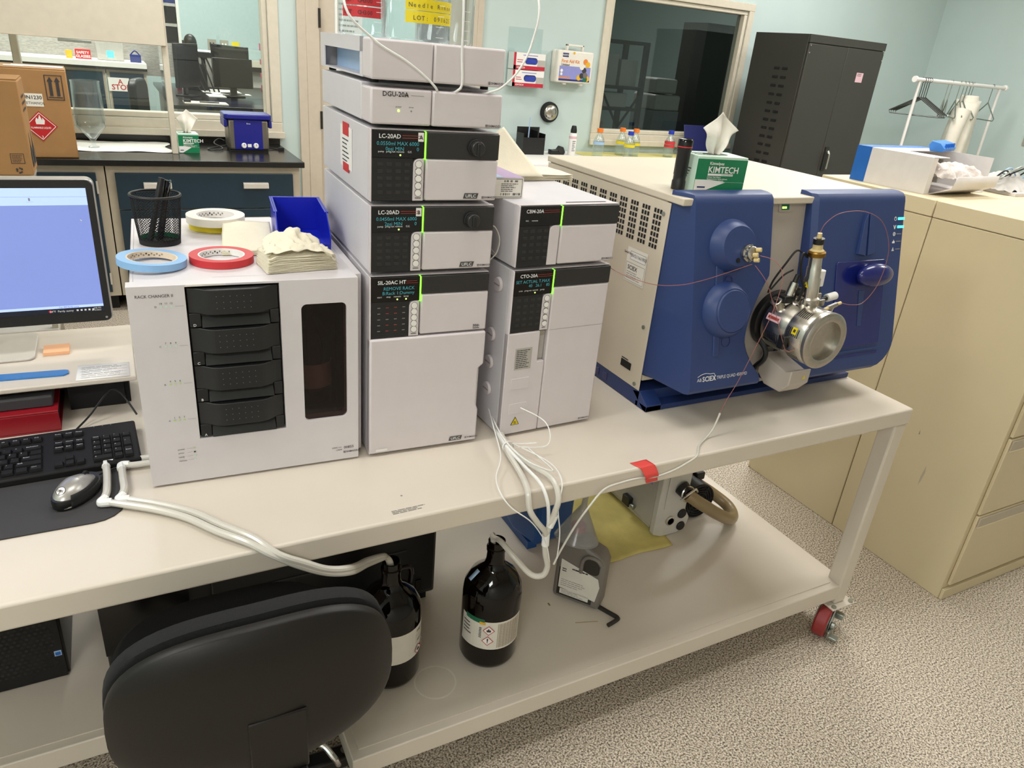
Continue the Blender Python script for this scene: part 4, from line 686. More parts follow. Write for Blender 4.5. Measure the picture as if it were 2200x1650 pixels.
add(t, 'window', MB().box(w0+.0005, w1-.0005, .006, .009, q0+.0005, q1-.0005, 'smoke'))
bt = thing('amber_bottle', 'amber bottle seen through the smoked window of the rack changer', 'bottle', (.03, .23, T+.0145), -.0444)
add(bt, 'glass_body', MB().lathe([(.04, .12), (.043, .125), (.043, .25), (.036, .28), (.016, .31), (.015, .34), (.017, .345), (.017, .36)], 'amber', at(.01, .0, -.02), 24), ang=60); add(bt, 'label', MB().lathe([(.0435, .16), (.0435, .215)], 'bottle_label', at(.01, 0, -.02), 24, caps=False)); add(bt, 'stand', MB().box(-.03, .05, -.04, .04, .006, .0995, 'black_matte'))
bay = MB().box(a0+.0005, a1-.0005, .014, .03, b0+.0005, b1-.0005, 'black_matte'); add(t, 'drawer_bay', bay)
for i in range(4):
    z0 = b0+.003+.0766*i; z1 = z0+.0745; xa, xb = a0+.003, a1-.003
    bulge = [(xa, .0135), (xa, .003), (xa+.014, .0), (xa+.03, -.012), (xa+.042, -.016), (xb-.042, -.016), (xb-.03, -.012), (xb-.014, 0), (xb, .003), (xb, .0135)]
    dr = add(t, 'drawer', MB().prism(bulge, 'z', z0+.027, z1, 'drawer_black').box(xa, xa+.02, .0, .0134, z0, z0+.0269, 'drawer_black').box(xb-.016, xb, 0, .0134, z0, z0+.0269, 'drawer_black').box(xa+.02, xb-.016, .006, .0134, z0, z0+.0269, 'drawer_black').prism([(.0059, z0), (-.006, z0), (.0059, z0+.02)], 'x', xa+.0205, xb-.0165, 'drawer_black'), bev=.0012)
    mb = MB(); M = at(0, -.0164, 0, FRONT)
    for r_ in range(3):
        for c_ in range(6): mb.flat(circ(xa+.048+c_*.0118, z1-.012-r_*.0115, .0007, 6), 'grey_print', M)
    mb.text('ABCD'[i], xa+.0085, z0+.002, .005, 'ink_white', at(0, -.0006, 0, FRONT), 'C', bold=True); add(dr, 'dots', mb)
mb = MB(); M = at(0, -.0008, 0, FRONT); mb.text('RACK CHANGER II', .013, .392, .0056, 'ink', M, sx=.92)
for i in range(4):
    z = b0+.045+.0766*i
    mb.text('ABCD'[i], .044, z, .0035, 'ink', M, 'C')
    for j in range(3): mb.text(str(i*3+j+1), .053+.0085*j, z+.006, .0036, 'ink', M, 'C').rect(.051+.0085*j, .0545+.0085*j, z, z+.0035, 'led_dim' if i in (0, 1) else 'kim_mint', M, .0006)
    mb.rect(.076, a0-.004, z+.001, z+.0015, 'grey_print', M)
for j, s in enumerate(('power', 'error', 'ready', 'remote')): mb.text(s, .052, .078-.0085*j, .0034, 'ink', M).rect(.068, .078, .0795-.0085*j, .0799-.0085*j, 'grey_print', M).rect(.08, .0835, .078-.0085*j, .081-.0085*j, ('led_dim', 'ink', 'kim_mint', 'kim_mint')[j], M, .0006)
mb.text('SERIAL NO.', .372, .033, .003, 'ink', M, 'R').text('L20645', .372, .027, .003, 'ink', M, 'R').text('00855', .376, .030, .0062, 'ink', M); logo(mb, .402, .0195, .0048, M)
mb.box(a0+.002, a0+.07, -.0006, -.0002, RH-.0035, RH-.0005, 'paper'); add(fc, 'printing', mb)
mb = MB(); M = at(0, 0, RH-.0018); mb.rect(.0, RW, .055, .056, 'grey_print', M, .0002) if False else None
mb.rect(a0+.05, RW-.03, .045, .0455, 'grey_print', M, .0003).rect(RW-.016, RW-.0155, .1, .35, 'grey_print', M, .0003).flat(circ(RW-.03, .07, .004, 10), 'zinc', M @ Matrix.Translation((0, 0, .0004))).flat(circ(RW-.022, .13, .004, 10), 'zinc', M @ Matrix.Translation((0, 0, .0004))); add(t, 'top_seams', mb)
RM = FR[t]; ZR = T+.0005+RH-.0018+.0005
def roll(label, cx, cy, z, r, ri, h, m, tilt=None, name='tape_roll'):
    t = thing(name, label, 'tape roll', (cx, cy, z)); Q = tilt or Matrix.Identity(4)
    add(t, 'tape', MB().lathe([(ri+.003, 0), (r, 0), (r, h), (ri+.003, h), (ri+.003, 0)], m, Q, 48), ang=50)
    c = add(t, 'core', MB().lathe([(ri, .0005), (ri+.0029, .0005), (ri+.0029, h-.0003), (ri, h-.0003), (ri, .0005)], 'tape_core' if m == 'tape_blue' else 'paper_white', Q, 48), ang=50)
    pr = MB()
    for k in range(14):
        a = rad(60+k*6.5); P0 = V((ri-.0003)*0+V((0, 0, 0))) if False else None
        x0, y0, x1, y1 = (ri-.0004)*math.cos(a), (ri-.0004)*math.sin(a), (ri-.0004)*math.cos(a+.07), (ri-.0004)*math.sin(a+.07); zz = h*(.3 if k % 2 else .5)
        pr.add([(x0, y0, zz), (x1, y1, zz), (x1, y1, zz+h*.22), (x0, y0, zz+h*.22)], [(0, 1, 2, 3)], 'ink' if 4 < k < 7 else 'grey_print', Q)
    add(c, 'print', pr); return t
roll('pale blue tape roll, tilted, overhanging the left edge of the rack changer top', -.241, .279, ZR+.001, .061, .042, .013, 'tape_blue', Matrix.Translation((0, 0, .0035)) @ Matrix.Rotation(rad(3.2), 4, 'Y'))
roll('red tape roll beside the pale blue one on the rack changer', -.1145, .292, ZR, .0605, .041, .014, 'tape_red')
roll('yellow tape roll underneath the white roll on the rack changer', -.090, .572, ZR, .058, .038, .016, 'tape_yellow'); roll('white tape roll stacked on the yellow roll at the back of the rack changer', -.091, .558, ZR+.0165, .063, .041, .017, 'tape_white')
# mesh pen cup
t = thing('pen_cup', 'black wire-mesh pen cup on the rack changer', 'pen cup', (-.2155, .452, ZR))
def cupf(u, v, n=44, k=17): return None
vs = []; fs = []; N_, K_ = 46, 34; H_ = .1
for k in range(K_+1):
    r = .0395+.0085*(k/K_)**.9
    for i in range(N_): a = 2*PI*(i+.5*(k % 2))/N_; vs.append((r*math.cos(a), r*math.sin(a), .006+(H_-.008)*k/K_))
for k in range(K_-1):
    for i in range(N_):
        l, rr = ((i-1) % N_, i) if k % 2 == 0 else (i, (i+1) % N_); fs.append((k*N_+i, (k+1)*N_+rr, (k+2)*N_+i, (k+1)*N_+l))
add(t, 'mesh_wall', MB().add(vs, fs, 'black_matte'), wire=.0011)
add(t, 'rim', MB().lathe([(.0475+.0028*math.cos(a*PI/5), H_+.0028*math.sin(a*PI/5)) for a in range(10)]+[(.0503, H_)], 'black_plastic', None, 48), ang=80); add(t, 'base', MB().lathe([(.0, .0), (.040, .0), (.0405, .008), (.0395, .012), (.037, .012), (.037, .003), (0, .003)], 'black_matte', None, 40)); add(t, 'liner', MB().lathe([(.036, .0035), (.0375, .012), (.0368, .012), (.036, .004), (.036, .0035)], 'kim_green', None, 30))
for k, (dx, dy, ex, ey, r, lab) in enumerate(((-.02, -.01, .016, .004, .0065, 'thick black marker leaning right in the mesh pen cup'), (-.002, .012, .026, .012, .005, 'thin black pen with a clip in the mesh pen cup'), (.004, .02, .03, .02, .0045, 'black pen at the back of the mesh pen cup'))):
    p = thing('marker_pen', lab, 'pen', (-.2155+dx, .452+dy, ZR+.0045)); top = (ex-dx, ey-dy, .128-.006*k); bd = V(top)*.66
    add(p, 'barrel', MB().cyl((0, 0, 0), bd, r*.92, r*.92, 'black_plastic', 14)); add(p, 'cap', MB().cyl(bd, top, r, r*.95, 'black_gloss' if k else 'black_plastic', 14))
    if k == 1: add(p, 'clip', MB().tube([V(top)+V((.005, 0, 0)), V(top)+V((.007, 0, -.004)), bd+V((.006, 0, .012))], .0012, 'zinc', 6))
# folded napkins
def napkin(label, M, w, dpt, lift, layers, seed, name='paper_napkin'):
    t = thing(name, label, 'napkin', M.translation, 0); R3 = M.to_3x3().to_4x4(); mb = MB()
    for k in range(layers):
        def f(u, v, k=k):
            nz = noise.noise(V((u*3+seed, v*3, k*.7))); hgt = lift(u, v)*k/max(1, layers-1)
            return R3 @ V(((u-.5)*w*(1-.004*k)+.002*nz, (v-.5)*dpt*(1-.004*k)+.002*nz, .0012+.0009*k+hgt+.0022*(nz+.5)*(k/layers)))
        mb.grid(f, 20, 16, 'napkin')
    add(t, 'folded_sheets', mb, solid=.0007, ang=70); return t
napkin('flat folded cream napkins beside the blue bin on the rack changer', at(-.045, .415, ZR, Matrix.Rotation(rad(-8), 4, 'Z')), .105, .19, lambda u, v: .018*v+.01*(1-u)*0, 9, 2)
t = napkin('rumpled stack of folded cream napkins in front of the blue bin', at(.02, .232, ZR, Matrix.Rotation(rad(5), 4, 'Z')), .14, .085, lambda u, v: (.016+.026*math.exp(-((u-.42)/.3)**2)*v)*(1 if u > .06 else .8), 15, 9)
def crumple(u, v):
    n1, n2 = noise.noise(V((u*4+3, v*4, .5))), noise.noise(V((u*11, v*9+2, 1.5))); p = (1-abs(u-.45)*1.5)*(.35+.65*v); return (.02+(u-.5)*(.138-.03*v)+.006*n2, .19+.10*v+.008*n1, ZR+.034+.034*max(-.3, p)+.012*n1*(v+.2)+.006*n2-.03*max(0, u-.78)*4*.5)
add(t, 'crumpled_top', MB().grid(crumple, 34, 22, 'napkin'), w=True, solid=.0008, ang=60)
# blue parts bin
t = thing('parts_bin', 'blue plastic parts bin against the tall tower on the rack changer', 'bin', (.068, .42, ZR), rad(-7))
w_, d_, h_ = .053, .105, .078
prof = [(-d_, 0), (d_, 0), (d_, h_), (-d_+.055, h_), (-d_-.006, h_*.52), (-d_-.006, h_*.3)]
sd = MB()
for s in (-1, 1): sd.prism(prof, 'x', s*w_-.0012, s*w_+.0012, 'bin_blue')
sd.box(-w_, w_, -d_, d_, 0, .003, 'bin_blue').box(-w_, w_, d_-.003, d_, .003, h_, 'bin_blue').prism([(-d_, 0), (-d_-.006, h_*.3), (-d_-.0035, h_*.3), (-d_+.003, .003)], 'x', -w_, w_, 'bin_blue').box(-w_-.004, w_+.004, d_-.001, d_+.004, h_-.004, h_, 'bin_blue')
for s in (-1, 1): sd.box(s*w_-.004, s*w_+.004, -d_+.055, d_, h_-.003, h_, 'bin_blue')
add(t, 'shell', sd, bev=.0008); one('red_clip', 'small red plastic clip lying inside the blue parts bin', 'clip', MB().prism([(0, 0), (.02, 0), (.01, .016)], 'y', 0, .012, 'cap_red', at(.075, .355, ZR+.0035)))
# ================================================================= mass spectrometer
t = thing('mass_spectrometer', 'large white mass spectrometer with blue front panels at the right end of the bench', 'instrument', (1.288, .4, T+.0005)); ms = t
X0, X1 = .889, 1.69
def yf(z): return .1-.24*(1.38-z)
add(t, 'body', MB().box(X0+.001, X1-.001, .17, .74, .9, 1.376, 'ms_white').box(X0+.01, X1-.01, .16, .17, .9, 1.37, 'ms_white'), w=True, bev=.003)
sp = add(t, 'side_panel', MB().box(X0-.002, X0+.0008, .153, .745, .876, 1.374, 'ms_white'), w=True, bev=.001)
S = at(X0-.0023, .745, 0, LEFT); mb = MB()     # side print plane: local x = .745 - y
for c_ in range(11):
    for k in range(3):
        for r_ in range(7 if c_ >= 7 else 2): mb.box(X0-.0032, X0-.002, .695-.0485*c_-.0115*k-.007, .695-.0485*c_-.0115*k, 1.342-.0145*r_, 1.352-.0145*r_, 'black_matte')
add(sp, 'vent_slots', mb, w=True)
mb = MB(); mb.rect(.455, .54, 1.145, 1.235, 'paper', S, .0006).rect(.47, .535, 1.205, 1.226, 'paper_white', S, .001)
for e in ((.458, .537, 1.195, 1.196), (.458, .537, 1.148, 1.149), (.458, .459, 1.148, 1.196), (.536, .537, 1.148, 1.196), (.47, .535, 1.2045, 1.2055), (.47, .535, 1.2255, 1.2265), (.47, .471, 1.205, 1.226), (.5345, .5355, 1.205, 1.226)): mb.rect(*e, 'grey_print', S, .0012)
mb.text('SCIEX', .465, 1.178, .011, 'ink', S, bold=True, o=.001).text('BV21161903', .474, 1.212, .009, 'ink', S, o=.0014).text('Serial No.', .442, 1.216, .006, 'ink', S, o=.001, bold=True); mb.lines(.463, .53, 1.152, 1.174, 4, 'grey_print', S, .3, .0012); add(sp, 'rating_label', mb, w=True)
mb = MB()
for x, z in ((.572, 1.345), (.57, 1.05), (.572, .888), (.01, 1.34)): add(sp, 'screw', MB().cyl((X0-.0022, .745-x, z), (X0-.005, .745-x, z), .0055, m='zinc', n=12), w=True)
add(sp, 'finger_slot', MB().box(X0-.0034, X0-.0021, .2, .245, .915, .935, 'black_matte').rect(.5, .53, .938, .941, 'ink', S, .0006), w=True)
add(t, 'top_cover', MB().prism([(X0-.004, .108), (X1-.02, .118), (X1-.005, .2), (X1-.005, .75), (X0-.004, .75)], 'z', 1.3765, 1.394, 'ms_white'), w=True, bev=.003)
bs = MB().box(X0, X1-.02, .15, .72, .832, .8755, 'ms_base').prism([(.112, .8315), (.125, .8315), (.18, .868), (.15, .875), (.112, .85)], 'x', X0, X0+.05, 'ms_base').box(X0, 1.68, .112, .16, .8315, .846, 'ms_base')
for k in range(9): bs.box(X0-.0015, X0, .3+.04*k, .318+.04*k, .842, .862, 'ms_navy')
add(t, 'base', bs, w=True, bev=.004)
# blue front panels: rows of (z, y), columns of x with depth
def front(name, rows, xl, xr, lch, rch, n=14):
    vs = []; fs = []
    cols = n+5
    for z, y in rows:
        a, b = xl(z), xr(z); yb = .158; P = [(a, yb), (a+lch*.12, min(yb, y+lch*1.2) if lch < .02 else yb-.004)]
        P += [(a+lch, y)] if lch else []
        xs0, xs1 = a+lch+(.004 if lch else 0), b-rch-.004
        P += [(xs0+(xs1-xs0)*i/n, y) for i in range(n+1)]; P += [(b-rch, y), (b-rch*.1, y+rch*.8), (b, min(yb, y+rch*1.6)), (b, yb)]
        cols = len(P); vs += [(x, yy, z) for x, yy in P]
    for j in range(len(rows)-1):
        for i in range(cols-1): fs.append((j*cols+i, j*cols+i+1, (j+1)*cols+i+1, (j+1)*cols+i))
    k = (len(rows)-1)*cols; fs.append(tuple(range(cols-1, -1, -1))); fs.append(tuple(k+i for i in range(cols)))
    return add(t, name, MB().add(vs, fs, 'ms_blue'), w=True, ang=28)
zs = [1.405, 1.4035, 1.399, 1.391, 1.38]+[1.365-.0115*i for i in range(36)]
def rowsY(zb):
    R = [(1.405, .15), (1.405, .128), (1.402, .112), (1.394, .104), (1.382, .1)]
    z = 1.37
    while z > zb+.02: R.append((z, yf(z))); z -= .0125
    R += [(zb+.014, yf(zb+.014)+.002), (zb+.005, yf(zb)+.01), (zb, yf(zb)+.025), (zb-.004, .1), (zb-.004, .15)]; return R
def lpr(z):     # right outline of the left panel: straight, then swept back round the source
    if z > 1.21: return 1.176
    c = 1.05; d = abs(z-c)
    if z > 1.05: return 1.10+.077*(min(1, d/.16))**1.6
    return 1.10+.062*min(1, d/.1)**1.7
lp_ = front('left_front_panel', rowsY(.926), lambda z: X0, lpr, .028, .008)
def rpl(z): return 1.322 if z > 1.1 else 1.322-.095*((1.1-z)/.17)**1.5
def rpr(z): return X1+.003 if z > 1.0 else X1+.003-.085*((1.0-z)/.082)**2.2
rp_ = front('right_front_panel', rowsY(.918), rpl, rpr, .012, .012)
nrm = V((0, -.9724, .2334))
def FP(x, z, off=0): return Matrix.Translation(V((x, yf(z), z))+nrm*off) @ Matrix(((1, 0, 0, 0), (0, .2334, -.9724, 0), (0, .9724, .2334, 0), (0, 0, 0, 1)))
cp = add(t, 'centre_panel', MB().prism([(.135, 1.392), (.06, .9), (.14, .87), (.159, .87), (.159, 1.392)], 'x', 1.06, 1.36, 'ms_grey'), w=True, bev=.002)
CN = FP(1.245, 1.36); CN = Matrix.Translation((1.245, .1312, 1.365)) @ CN.to_3x3().to_4x4()
add(cp, 'status_display', MB().box(-.022, .022, -.012, .012, .0005, .003, 'ms_grey', CN).rect(-.014, .014, -.007, .007, 'mark_green', CN, .0034).lines(-.012, .012, -.004, .004, 1, 'led_green', CN, .7, .0036), w=True)
b1 = add(lp_, 'upper_boss', MB().lathe([(.072, -.004), (.069, .004), (.056, .026), (.052, .03), (0, .031)], 'ms_blue', FP(1.034, 1.285, .0), 40, 1, .92), w=True, ang=40)
vm = MB().lathe([(.021, .0), (.021, .008), (.017, .01), (.017, .02), (.013, .023), (0, .024)], 'steel', FP(1.056, 1.268, .0312), 24)
for a in range(6): vm.lathe([(.0032, 0), (.003, .004), (0, .005)], 'zinc', FP(1.056, 1.268, .041) @ Matrix.Translation((.0185*math.cos(a*PI/3+.4), .0185*math.sin(a*PI/3+.4), 0)), 8)
v_ = add(b1, 'valve', vm, w=True)
for x, z in ((.006, .008), (-.004, -.004), (.0, -.016)): add(v_, 'fitting', MB().lathe([(.0055, 0), (.0055, .012), (.0025, .0125), (.0025, .006), (0, .006)], 'peek', FP(1.056, 1.268, .055) @ Matrix.Translation((x, z, 0)) @ Matrix.Rotation(rad(25), 4, 'Y'), 12), w=True)
add(b1, 'plug_hole', MB().lathe([(.006, 0), (.006, .0015), (0, .0015)], 'black_plastic', FP(1.028, 1.252, .0305), 12), w=True)
b2 = add(lp_, 'lower_boss', MB().lathe([(.073, -.004), (.071, .004), (.057, .03), (.0545, .031), (.0535, .03), (.0525, .0315), (.05, .034), (0, .034)], 'ms_blue', FP(1.02, 1.133), 44), w=True, ang=40)
add(lp_, 'trough', MB().prism(rrect(-.012, .012, -.03, .035, .004), 'z', -.004, .003, 'ms_blue', FP(.998, 1.212)).prism(rrect(-.010, .010, -.035, .02, .004), 'z', -.004, .003, 'ms_blue', FP(.996, 1.055)), w=True, bev=.002)
mb = MB().lathe([(.0095, 0), (.0135, 0), (.0135, .0012), (.0095, .0012), (.0095, 0)], 'ms_navy', FP(1.03, 1.203, .0004), 24).lathe([(.013, 0), (.0145, 0), (.0145, .0008), (.013, .0008), (.013, 0)], 'ms_navy', FP(1.028, 1.055, .0004), 24)
mb.text('A', 1.028-1.028, 0, .008, 'led_cyan', FP(1.028, 1.233, .0005), 'C', bold=True).text('B', 0, 0, .008, 'grey_print', FP(1.052, 1.234, .0005), 'C', bold=True).flat(circ(0, -.006, .0035, 12), 'led_cyan', FP(1.028, 1.233, .0008))
M = FP(.938, .963, .0006); mb.text('AB', 0, .0, .0085, 'ink_white', M).text('SCIEX', .0175, -.001, .0125, 'ink_white', M, bold=True, sx=.95).text('TRIPLE QUAD 4500MD', .064, .0005, .0085, 'ink_white', M, sx=.86)
mb.tube([(.002, .012, .0004), (.015, .0175, .0004), (.03, .019, .0004), (.0435, .0165, .0004), (.0555, .0165, .0004), (.058, .009, .0004), (.056, -.001, .0004)], .0006, 'ink_white', 4, 5, M=M); add(lp_, 'lettering', mb, w=True)
dr = add(rp_, 'access_door', MB().prism(rrect(-.1, .1, -.13, .11, .008), 'z', -.006, .0035, 'ms_navy', FP(1.515, 1.122)), w=True, bev=.0015)
add(dr, 'handle', MB().sph((0, 0, .028), .07, .033, .024, 'ms_navy', 28, 16, FP(1.542, 1.19)).cyl((0, 0, .002), (0, 0, .02), .03, .024, 'ms_navy', 20, FP(1.54, 1.19)), w=True, ang=60)
add(dr, 'recess', MB().prism([(-.012, .05), (.012, .05), (.008, -.05), (-.008, -.05)], 'z', .0036, .0046, 'ms_blue', FP(1.522, 1.1)), w=True)
add(rp_, 'pointer_relief', MB().prism([(-.034, -.055), (-.004, -.06), (-.004, .055), (-.016, .035)], 'z', -.003, .009, 'ms_blue', FP(1.525, 1.3)).prism([(.004, -.06), (.034, -.055), (.02, .035), (.004, .055)], 'z', -.003, .009, 'ms_blue', FP(1.525, 1.3)).prism([(-.005, -.062), (.005, -.062), (.003, .05), (0, .068), (-.003, .05)], 'z', -.003, .0005, 'ms_navy', FP(1.525, 1.3)), w=True, bev=.001)
add(rp_, 'grille', MB().box(-.1, .1, -.002, .003, -.004, .0035, 'ms_blue', FP(1.515, .983)).box(-.098, .098, -.016, -.008, -.004, .001, 'ms_navy', FP(1.515, .983)), w=True)
mb = MB()
for k, z in enumerate((1.336, 1.314, 1.295, 1.275, 1.254)):
    M = FP(1.645, z, .0005)
    if k == 0: mb.lathe([(.0042, 0), (.0055, 0), (.0055, .0004), (.0042, .0004), (.0042, 0)], 'ink_white', M, 16).rect(-.0008, .0008, .001, .0065, 'ink_white', M, .0006)
    elif k == 1: mb.flat([(-.006, .005), (-.003, .005), (0, -.001), (.003, .005), (.006, .005), (.0015, -.006), (-.0015, -.006)], 'ink_white', M)
    elif k == 2: mb.lathe([(.0035, 0), (.0055, 0), (.0055, .0004), (.0035, .0004), (.0035, 0)], 'ink_white', M, 16).rect(-.001, .001, -.003, .004, 'ink_white', M @ Matrix.Rotation(-.7, 4, 'Z'), .0006)
    elif k == 3: mb.flat([(-.0055, -.005), (.0055, -.005), (.0055, .001), (.002, .001), (0, .006), (-.002, .0), (-.0055, 0)], 'ink_white', M)
    else: mb.flat([(-.0055, -.005), (.0055, -.005), (0, .006)], 'ink_white', M).rect(-.0006, .0006, -.003, .002, 'ms_blue', M, .0006)
    if k < 2: mb.box(.011, .038, -.0035, .0035, .0, .0012, 'led_cyan', M)
    else: mb.rect(.010, .03, -.0012, .0012, 'grey_print', M, .0004)
mb.flat(circ(0, 0, .003, 12), 'led_cyan', FP(1.652, 1.183, .0006)); add(rp_, 'indicator_row', mb, w=True)
# ion source
SX, SZ = 1.232, 1.084
A_ = lambda y: Matrix.Translation((SX, y, SZ)) @ FRONT          # lathe axis z -> world -y
src = add(t, 'ion_source', MB().lathe([(.066, 0), (.071, .004), (.071, .07), (.0665, .078), (.0665, .082)], 'steel', A_(.045), 56), w=True, ang=40)
add(t, 'source_flange', MB().lathe([(.075, 0), (.078, .004), (.078, .02), (.07, .024)], 'black_plastic', A_(.075), 48), w=True)
fd = add(src, 'drum', MB().lathe([(.069, 0), (.0725, .003), (.0725, .052), (.070, .056)], 'steel', A_(-.0375), 56).lathe([(.070, .0565), (.0735, .06), (.0735, .068), (.07, .0715), (.059, .073), (.051, .0705), (.050, .064), (.0485, .0), (.047, -.075), (0, -.077)], 'steel_brushed', A_(-.0375), 56), w=True, ang=40)
mb = MB()
for k in range(8):
    for a0 in (62, 20, -40, -68):
        for rr, yy in ((.0728, -.044-.0055*k),):
            if k > 6: continue
            for q in range(3):
                a = rad(180-a0 if True else a0)+q*.1; x, z = SX+rr*math.cos(a), SZ+rr*math.sin(a); x2, z2 = SX+rr*math.cos(a+.1), SZ+rr*math.sin(a+.1); mb.add([(x, yy, z), (x, yy-.0022, z), (x2, yy-.0022, z2), (x2, yy, z2)], [(0, 1, 2, 3)], 'black_matte')
for k in range(8):
    for q in range(3):
        a = rad(188)+q*.1; rr = .0713; yy = .03-.0065*k; x, z = SX+rr*math.cos(a), SZ+rr*math.sin(a); x2, z2 = SX+rr*math.cos(a+.1), SZ+rr*math.sin(a+.1); mb.add([(x, yy, z), (x, yy-.0022, z), (x2, yy-.0022, z2), (x2, yy, z2)], [(0, 1, 2, 3)], 'black_matte')
add(src, 'vent_slots', mb, w=True)
def shell_patch(mb, r, a0, a1, y0, y1, m, n=6):
    for q in range(n):
        b0_, b1_ = rad(a0+(a1-a0)*q/n), rad(a0+(a1-a0)*(q+1)/n); mb.add([(SX+r*math.cos(b0_), y0, SZ+r*math.sin(b0_)), (SX+r*math.cos(b0_), y1, SZ+r*math.sin(b0_)), (SX+r*math.cos(b1_), y1, SZ+r*math.sin(b1_)), (SX+r*math.cos(b1_), y0, SZ+r*math.sin(b1_))], [(0, 1, 2, 3)], m)
mb = MB(); shell_patch(mb, .0716, 152, 166, .032, -.012, 'sticker_pink'); shell_patch(mb, .0717, 156, 162, .028, -.008, 'ink_red'); shell_patch(mb, .073, 158, 172, -.058, -.073, 'warn_yellow'); shell_patch(mb, .0732, 162, 168, -.062, -.069, 'ink'); shell_patch(mb, .0717, 212, 232, .03, -.018, 'zinc'); add(src, 'stickers', mb, w=True)
mb = MB(); shell_patch(mb, .075, 186, 205, -.034, -.056, 'black_plastic'); mb.box(SX-.086, SX-.07, -.056, -.034, SZ-.035, SZ+.0, 'black_plastic'); add(src, 'latch', mb, w=True, bev=.003)
add(src, 'side_knob', MB().cyl((SX-.046, .02, SZ+.052), (SX-.062, .02, SZ+.07), .017, .015, 'steel', 20).lathe([(.009, 0), (.009, .004)], 'steel_dark', Matrix.Translation((SX-.063, .02, SZ+.071)), 12), w=True, bev=.002)
top = V((1.217, -.02, 1.335)); bot = V((1.243, -.02, 1.15)); ax = (top-bot).normalized(); Lc = (top-bot).length
Q = Matrix.Translation(bot) @ ax.to_track_quat('Z', 'Y').to_matrix().to_4x4()
pr = add(src, 'spray_probe', MB().lathe([(.025, 0), (.025, .02), (.02, .024), (.02, .07), (.0175, .075), (.0175, .1), (.016, .102), (.0155, .128)], 'steel', Q, 28), w=True, ang=40)
add(pr, 'probe_collar', MB().lathe([(.0165, .1285), (.0215, .13), (.0215, .14), (.018, .143)], 'bronze', Q, 28), w=True); add(pr, 'probe_tip', MB().lathe([(.0165, .1435), (.0125, .148), (.0115, .16)], 'peek', Q, 20).lathe([(.0135, .1605), (.0135, .174)], 'black_plastic', Q, 20).lathe([(.0065, .1745), (.0055, Lc)], 'peek', Q, 12), w=True)
add(pr, 'warning_sticker', MB().flat([(-.008, -.006), (.008, -.006), (0, .009)], 'warn_yellow', Q @ Matrix.Translation((-.0, 0, .058)) @ Matrix.Rotation(rad(0), 4, 'Z') @ Matrix.Translation((0, -.0205, 0)) @ FRONT).flat([(-.002, -.003), (.002, -.003), (0, .004)], 'ink', Q @ Matrix.Translation((0, -.0208, .058)) @ FRONT), w=True)
add(src, 'second_port', MB().cyl((1.2, .015, 1.135), (1.215, .015, 1.2), .013, .011, 'steel', 20).cyl((1.215, .015, 1.2), (1.22, .015, 1.22), .007, .006, 'steel_dark', 12), w=True)
mic = MB().cyl((1.268, -.02, 1.18), (1.262, -.02, 1.2), .006, .005, 'steel_dark', 12).cyl((1.262, -.02, 1.2), (1.259, -.02, 1.24), .0105, .0105, 'paper_white', 16); add(src, 'micrometer', mic, w=True, bev=.001)
add(src, 'micrometer', MB().cyl((1.28, -.02, 1.158), (1.305, -.02, 1.163), .007, .006, 'steel_dark', 12).cyl((1.305, -.02, 1.163), (1.337, -.02, 1.168), .0105, .0105, 'paper_white', 16), w=True, bev=.001)
add(src, 'mount_block', MB().box(1.225, 1.285, -.035, .01, 1.148, 1.166, 'steel').box(1.248, 1.272, -.03, -.01, 1.166, 1.182, 'steel_brushed').cyl((1.24, .02, 1.15), (1.24, .02, 1.185), .008, m='steel_dark', n=12).box(1.178, 1.21, .0, .03, 1.15, 1.168, 'black_plastic'), w=True, bev=.002)
add(src, 'grounding_union', MB().cyl((1.275, -.055, 1.15), (1.305, -.055, 1.158), .006, m='steel', n=6).cyl((1.262, -.055, 1.147), (1.275, -.055, 1.15), .0045, m='peek', n=10).cyl((1.305, -.055, 1.158), (1.318, -.055, 1.161), .0045, m='peek', n=10).cyl((1.29, -.052, 1.14), (1.29, -.055, 1.155), .006, m='steel', n=10), w=True)
for cab in (MB().tube([(1.208, .0, 1.275), (1.188, .01, 1.285), (1.172, .02, 1.25), (1.165, .04, 1.2), (1.168, .05, 1.165)], .0025, 'cord_black', 6), MB().tube([(1.214, -.004, 1.272), (1.196, -.005, 1.28), (1.19, -.01, 1.255), (1.2, -.015, 1.22), (1.212, -.018, 1.195), (1.21, -.012, 1.16)], .0038, 'cord_black', 6), MB().tube([(1.205, .02, 1.232), (1.185, .03, 1.215), (1.17, .045, 1.175)], .0022, 'cord_black', 6)): add(src, 'cable', cab, w=True)
add(t, 'source_bracket', MB().prism([(-.04, .975), (-.075, .985) if False else (-.06, .985), (-.06, .945), (-.035, .915), (.02, .915), (.05, .94), (.05, .995)], 'x', 1.2, 1.272, 'ms_grey').flat([(-.006, -.005), (.006, -.005), (0, .007)], 'warn_yellow', at(1.25, -.0605, .963, FRONT)), w=True, bev=.003)
add(t, 'source_hose', MB().tube([(1.165, .04, 1.04), (1.17, .015, 1.02), (1.178, .02, .99), (1.176, .04, .96), (1.18, .05, .935)], .007, 'black_plastic', 8), w=True)
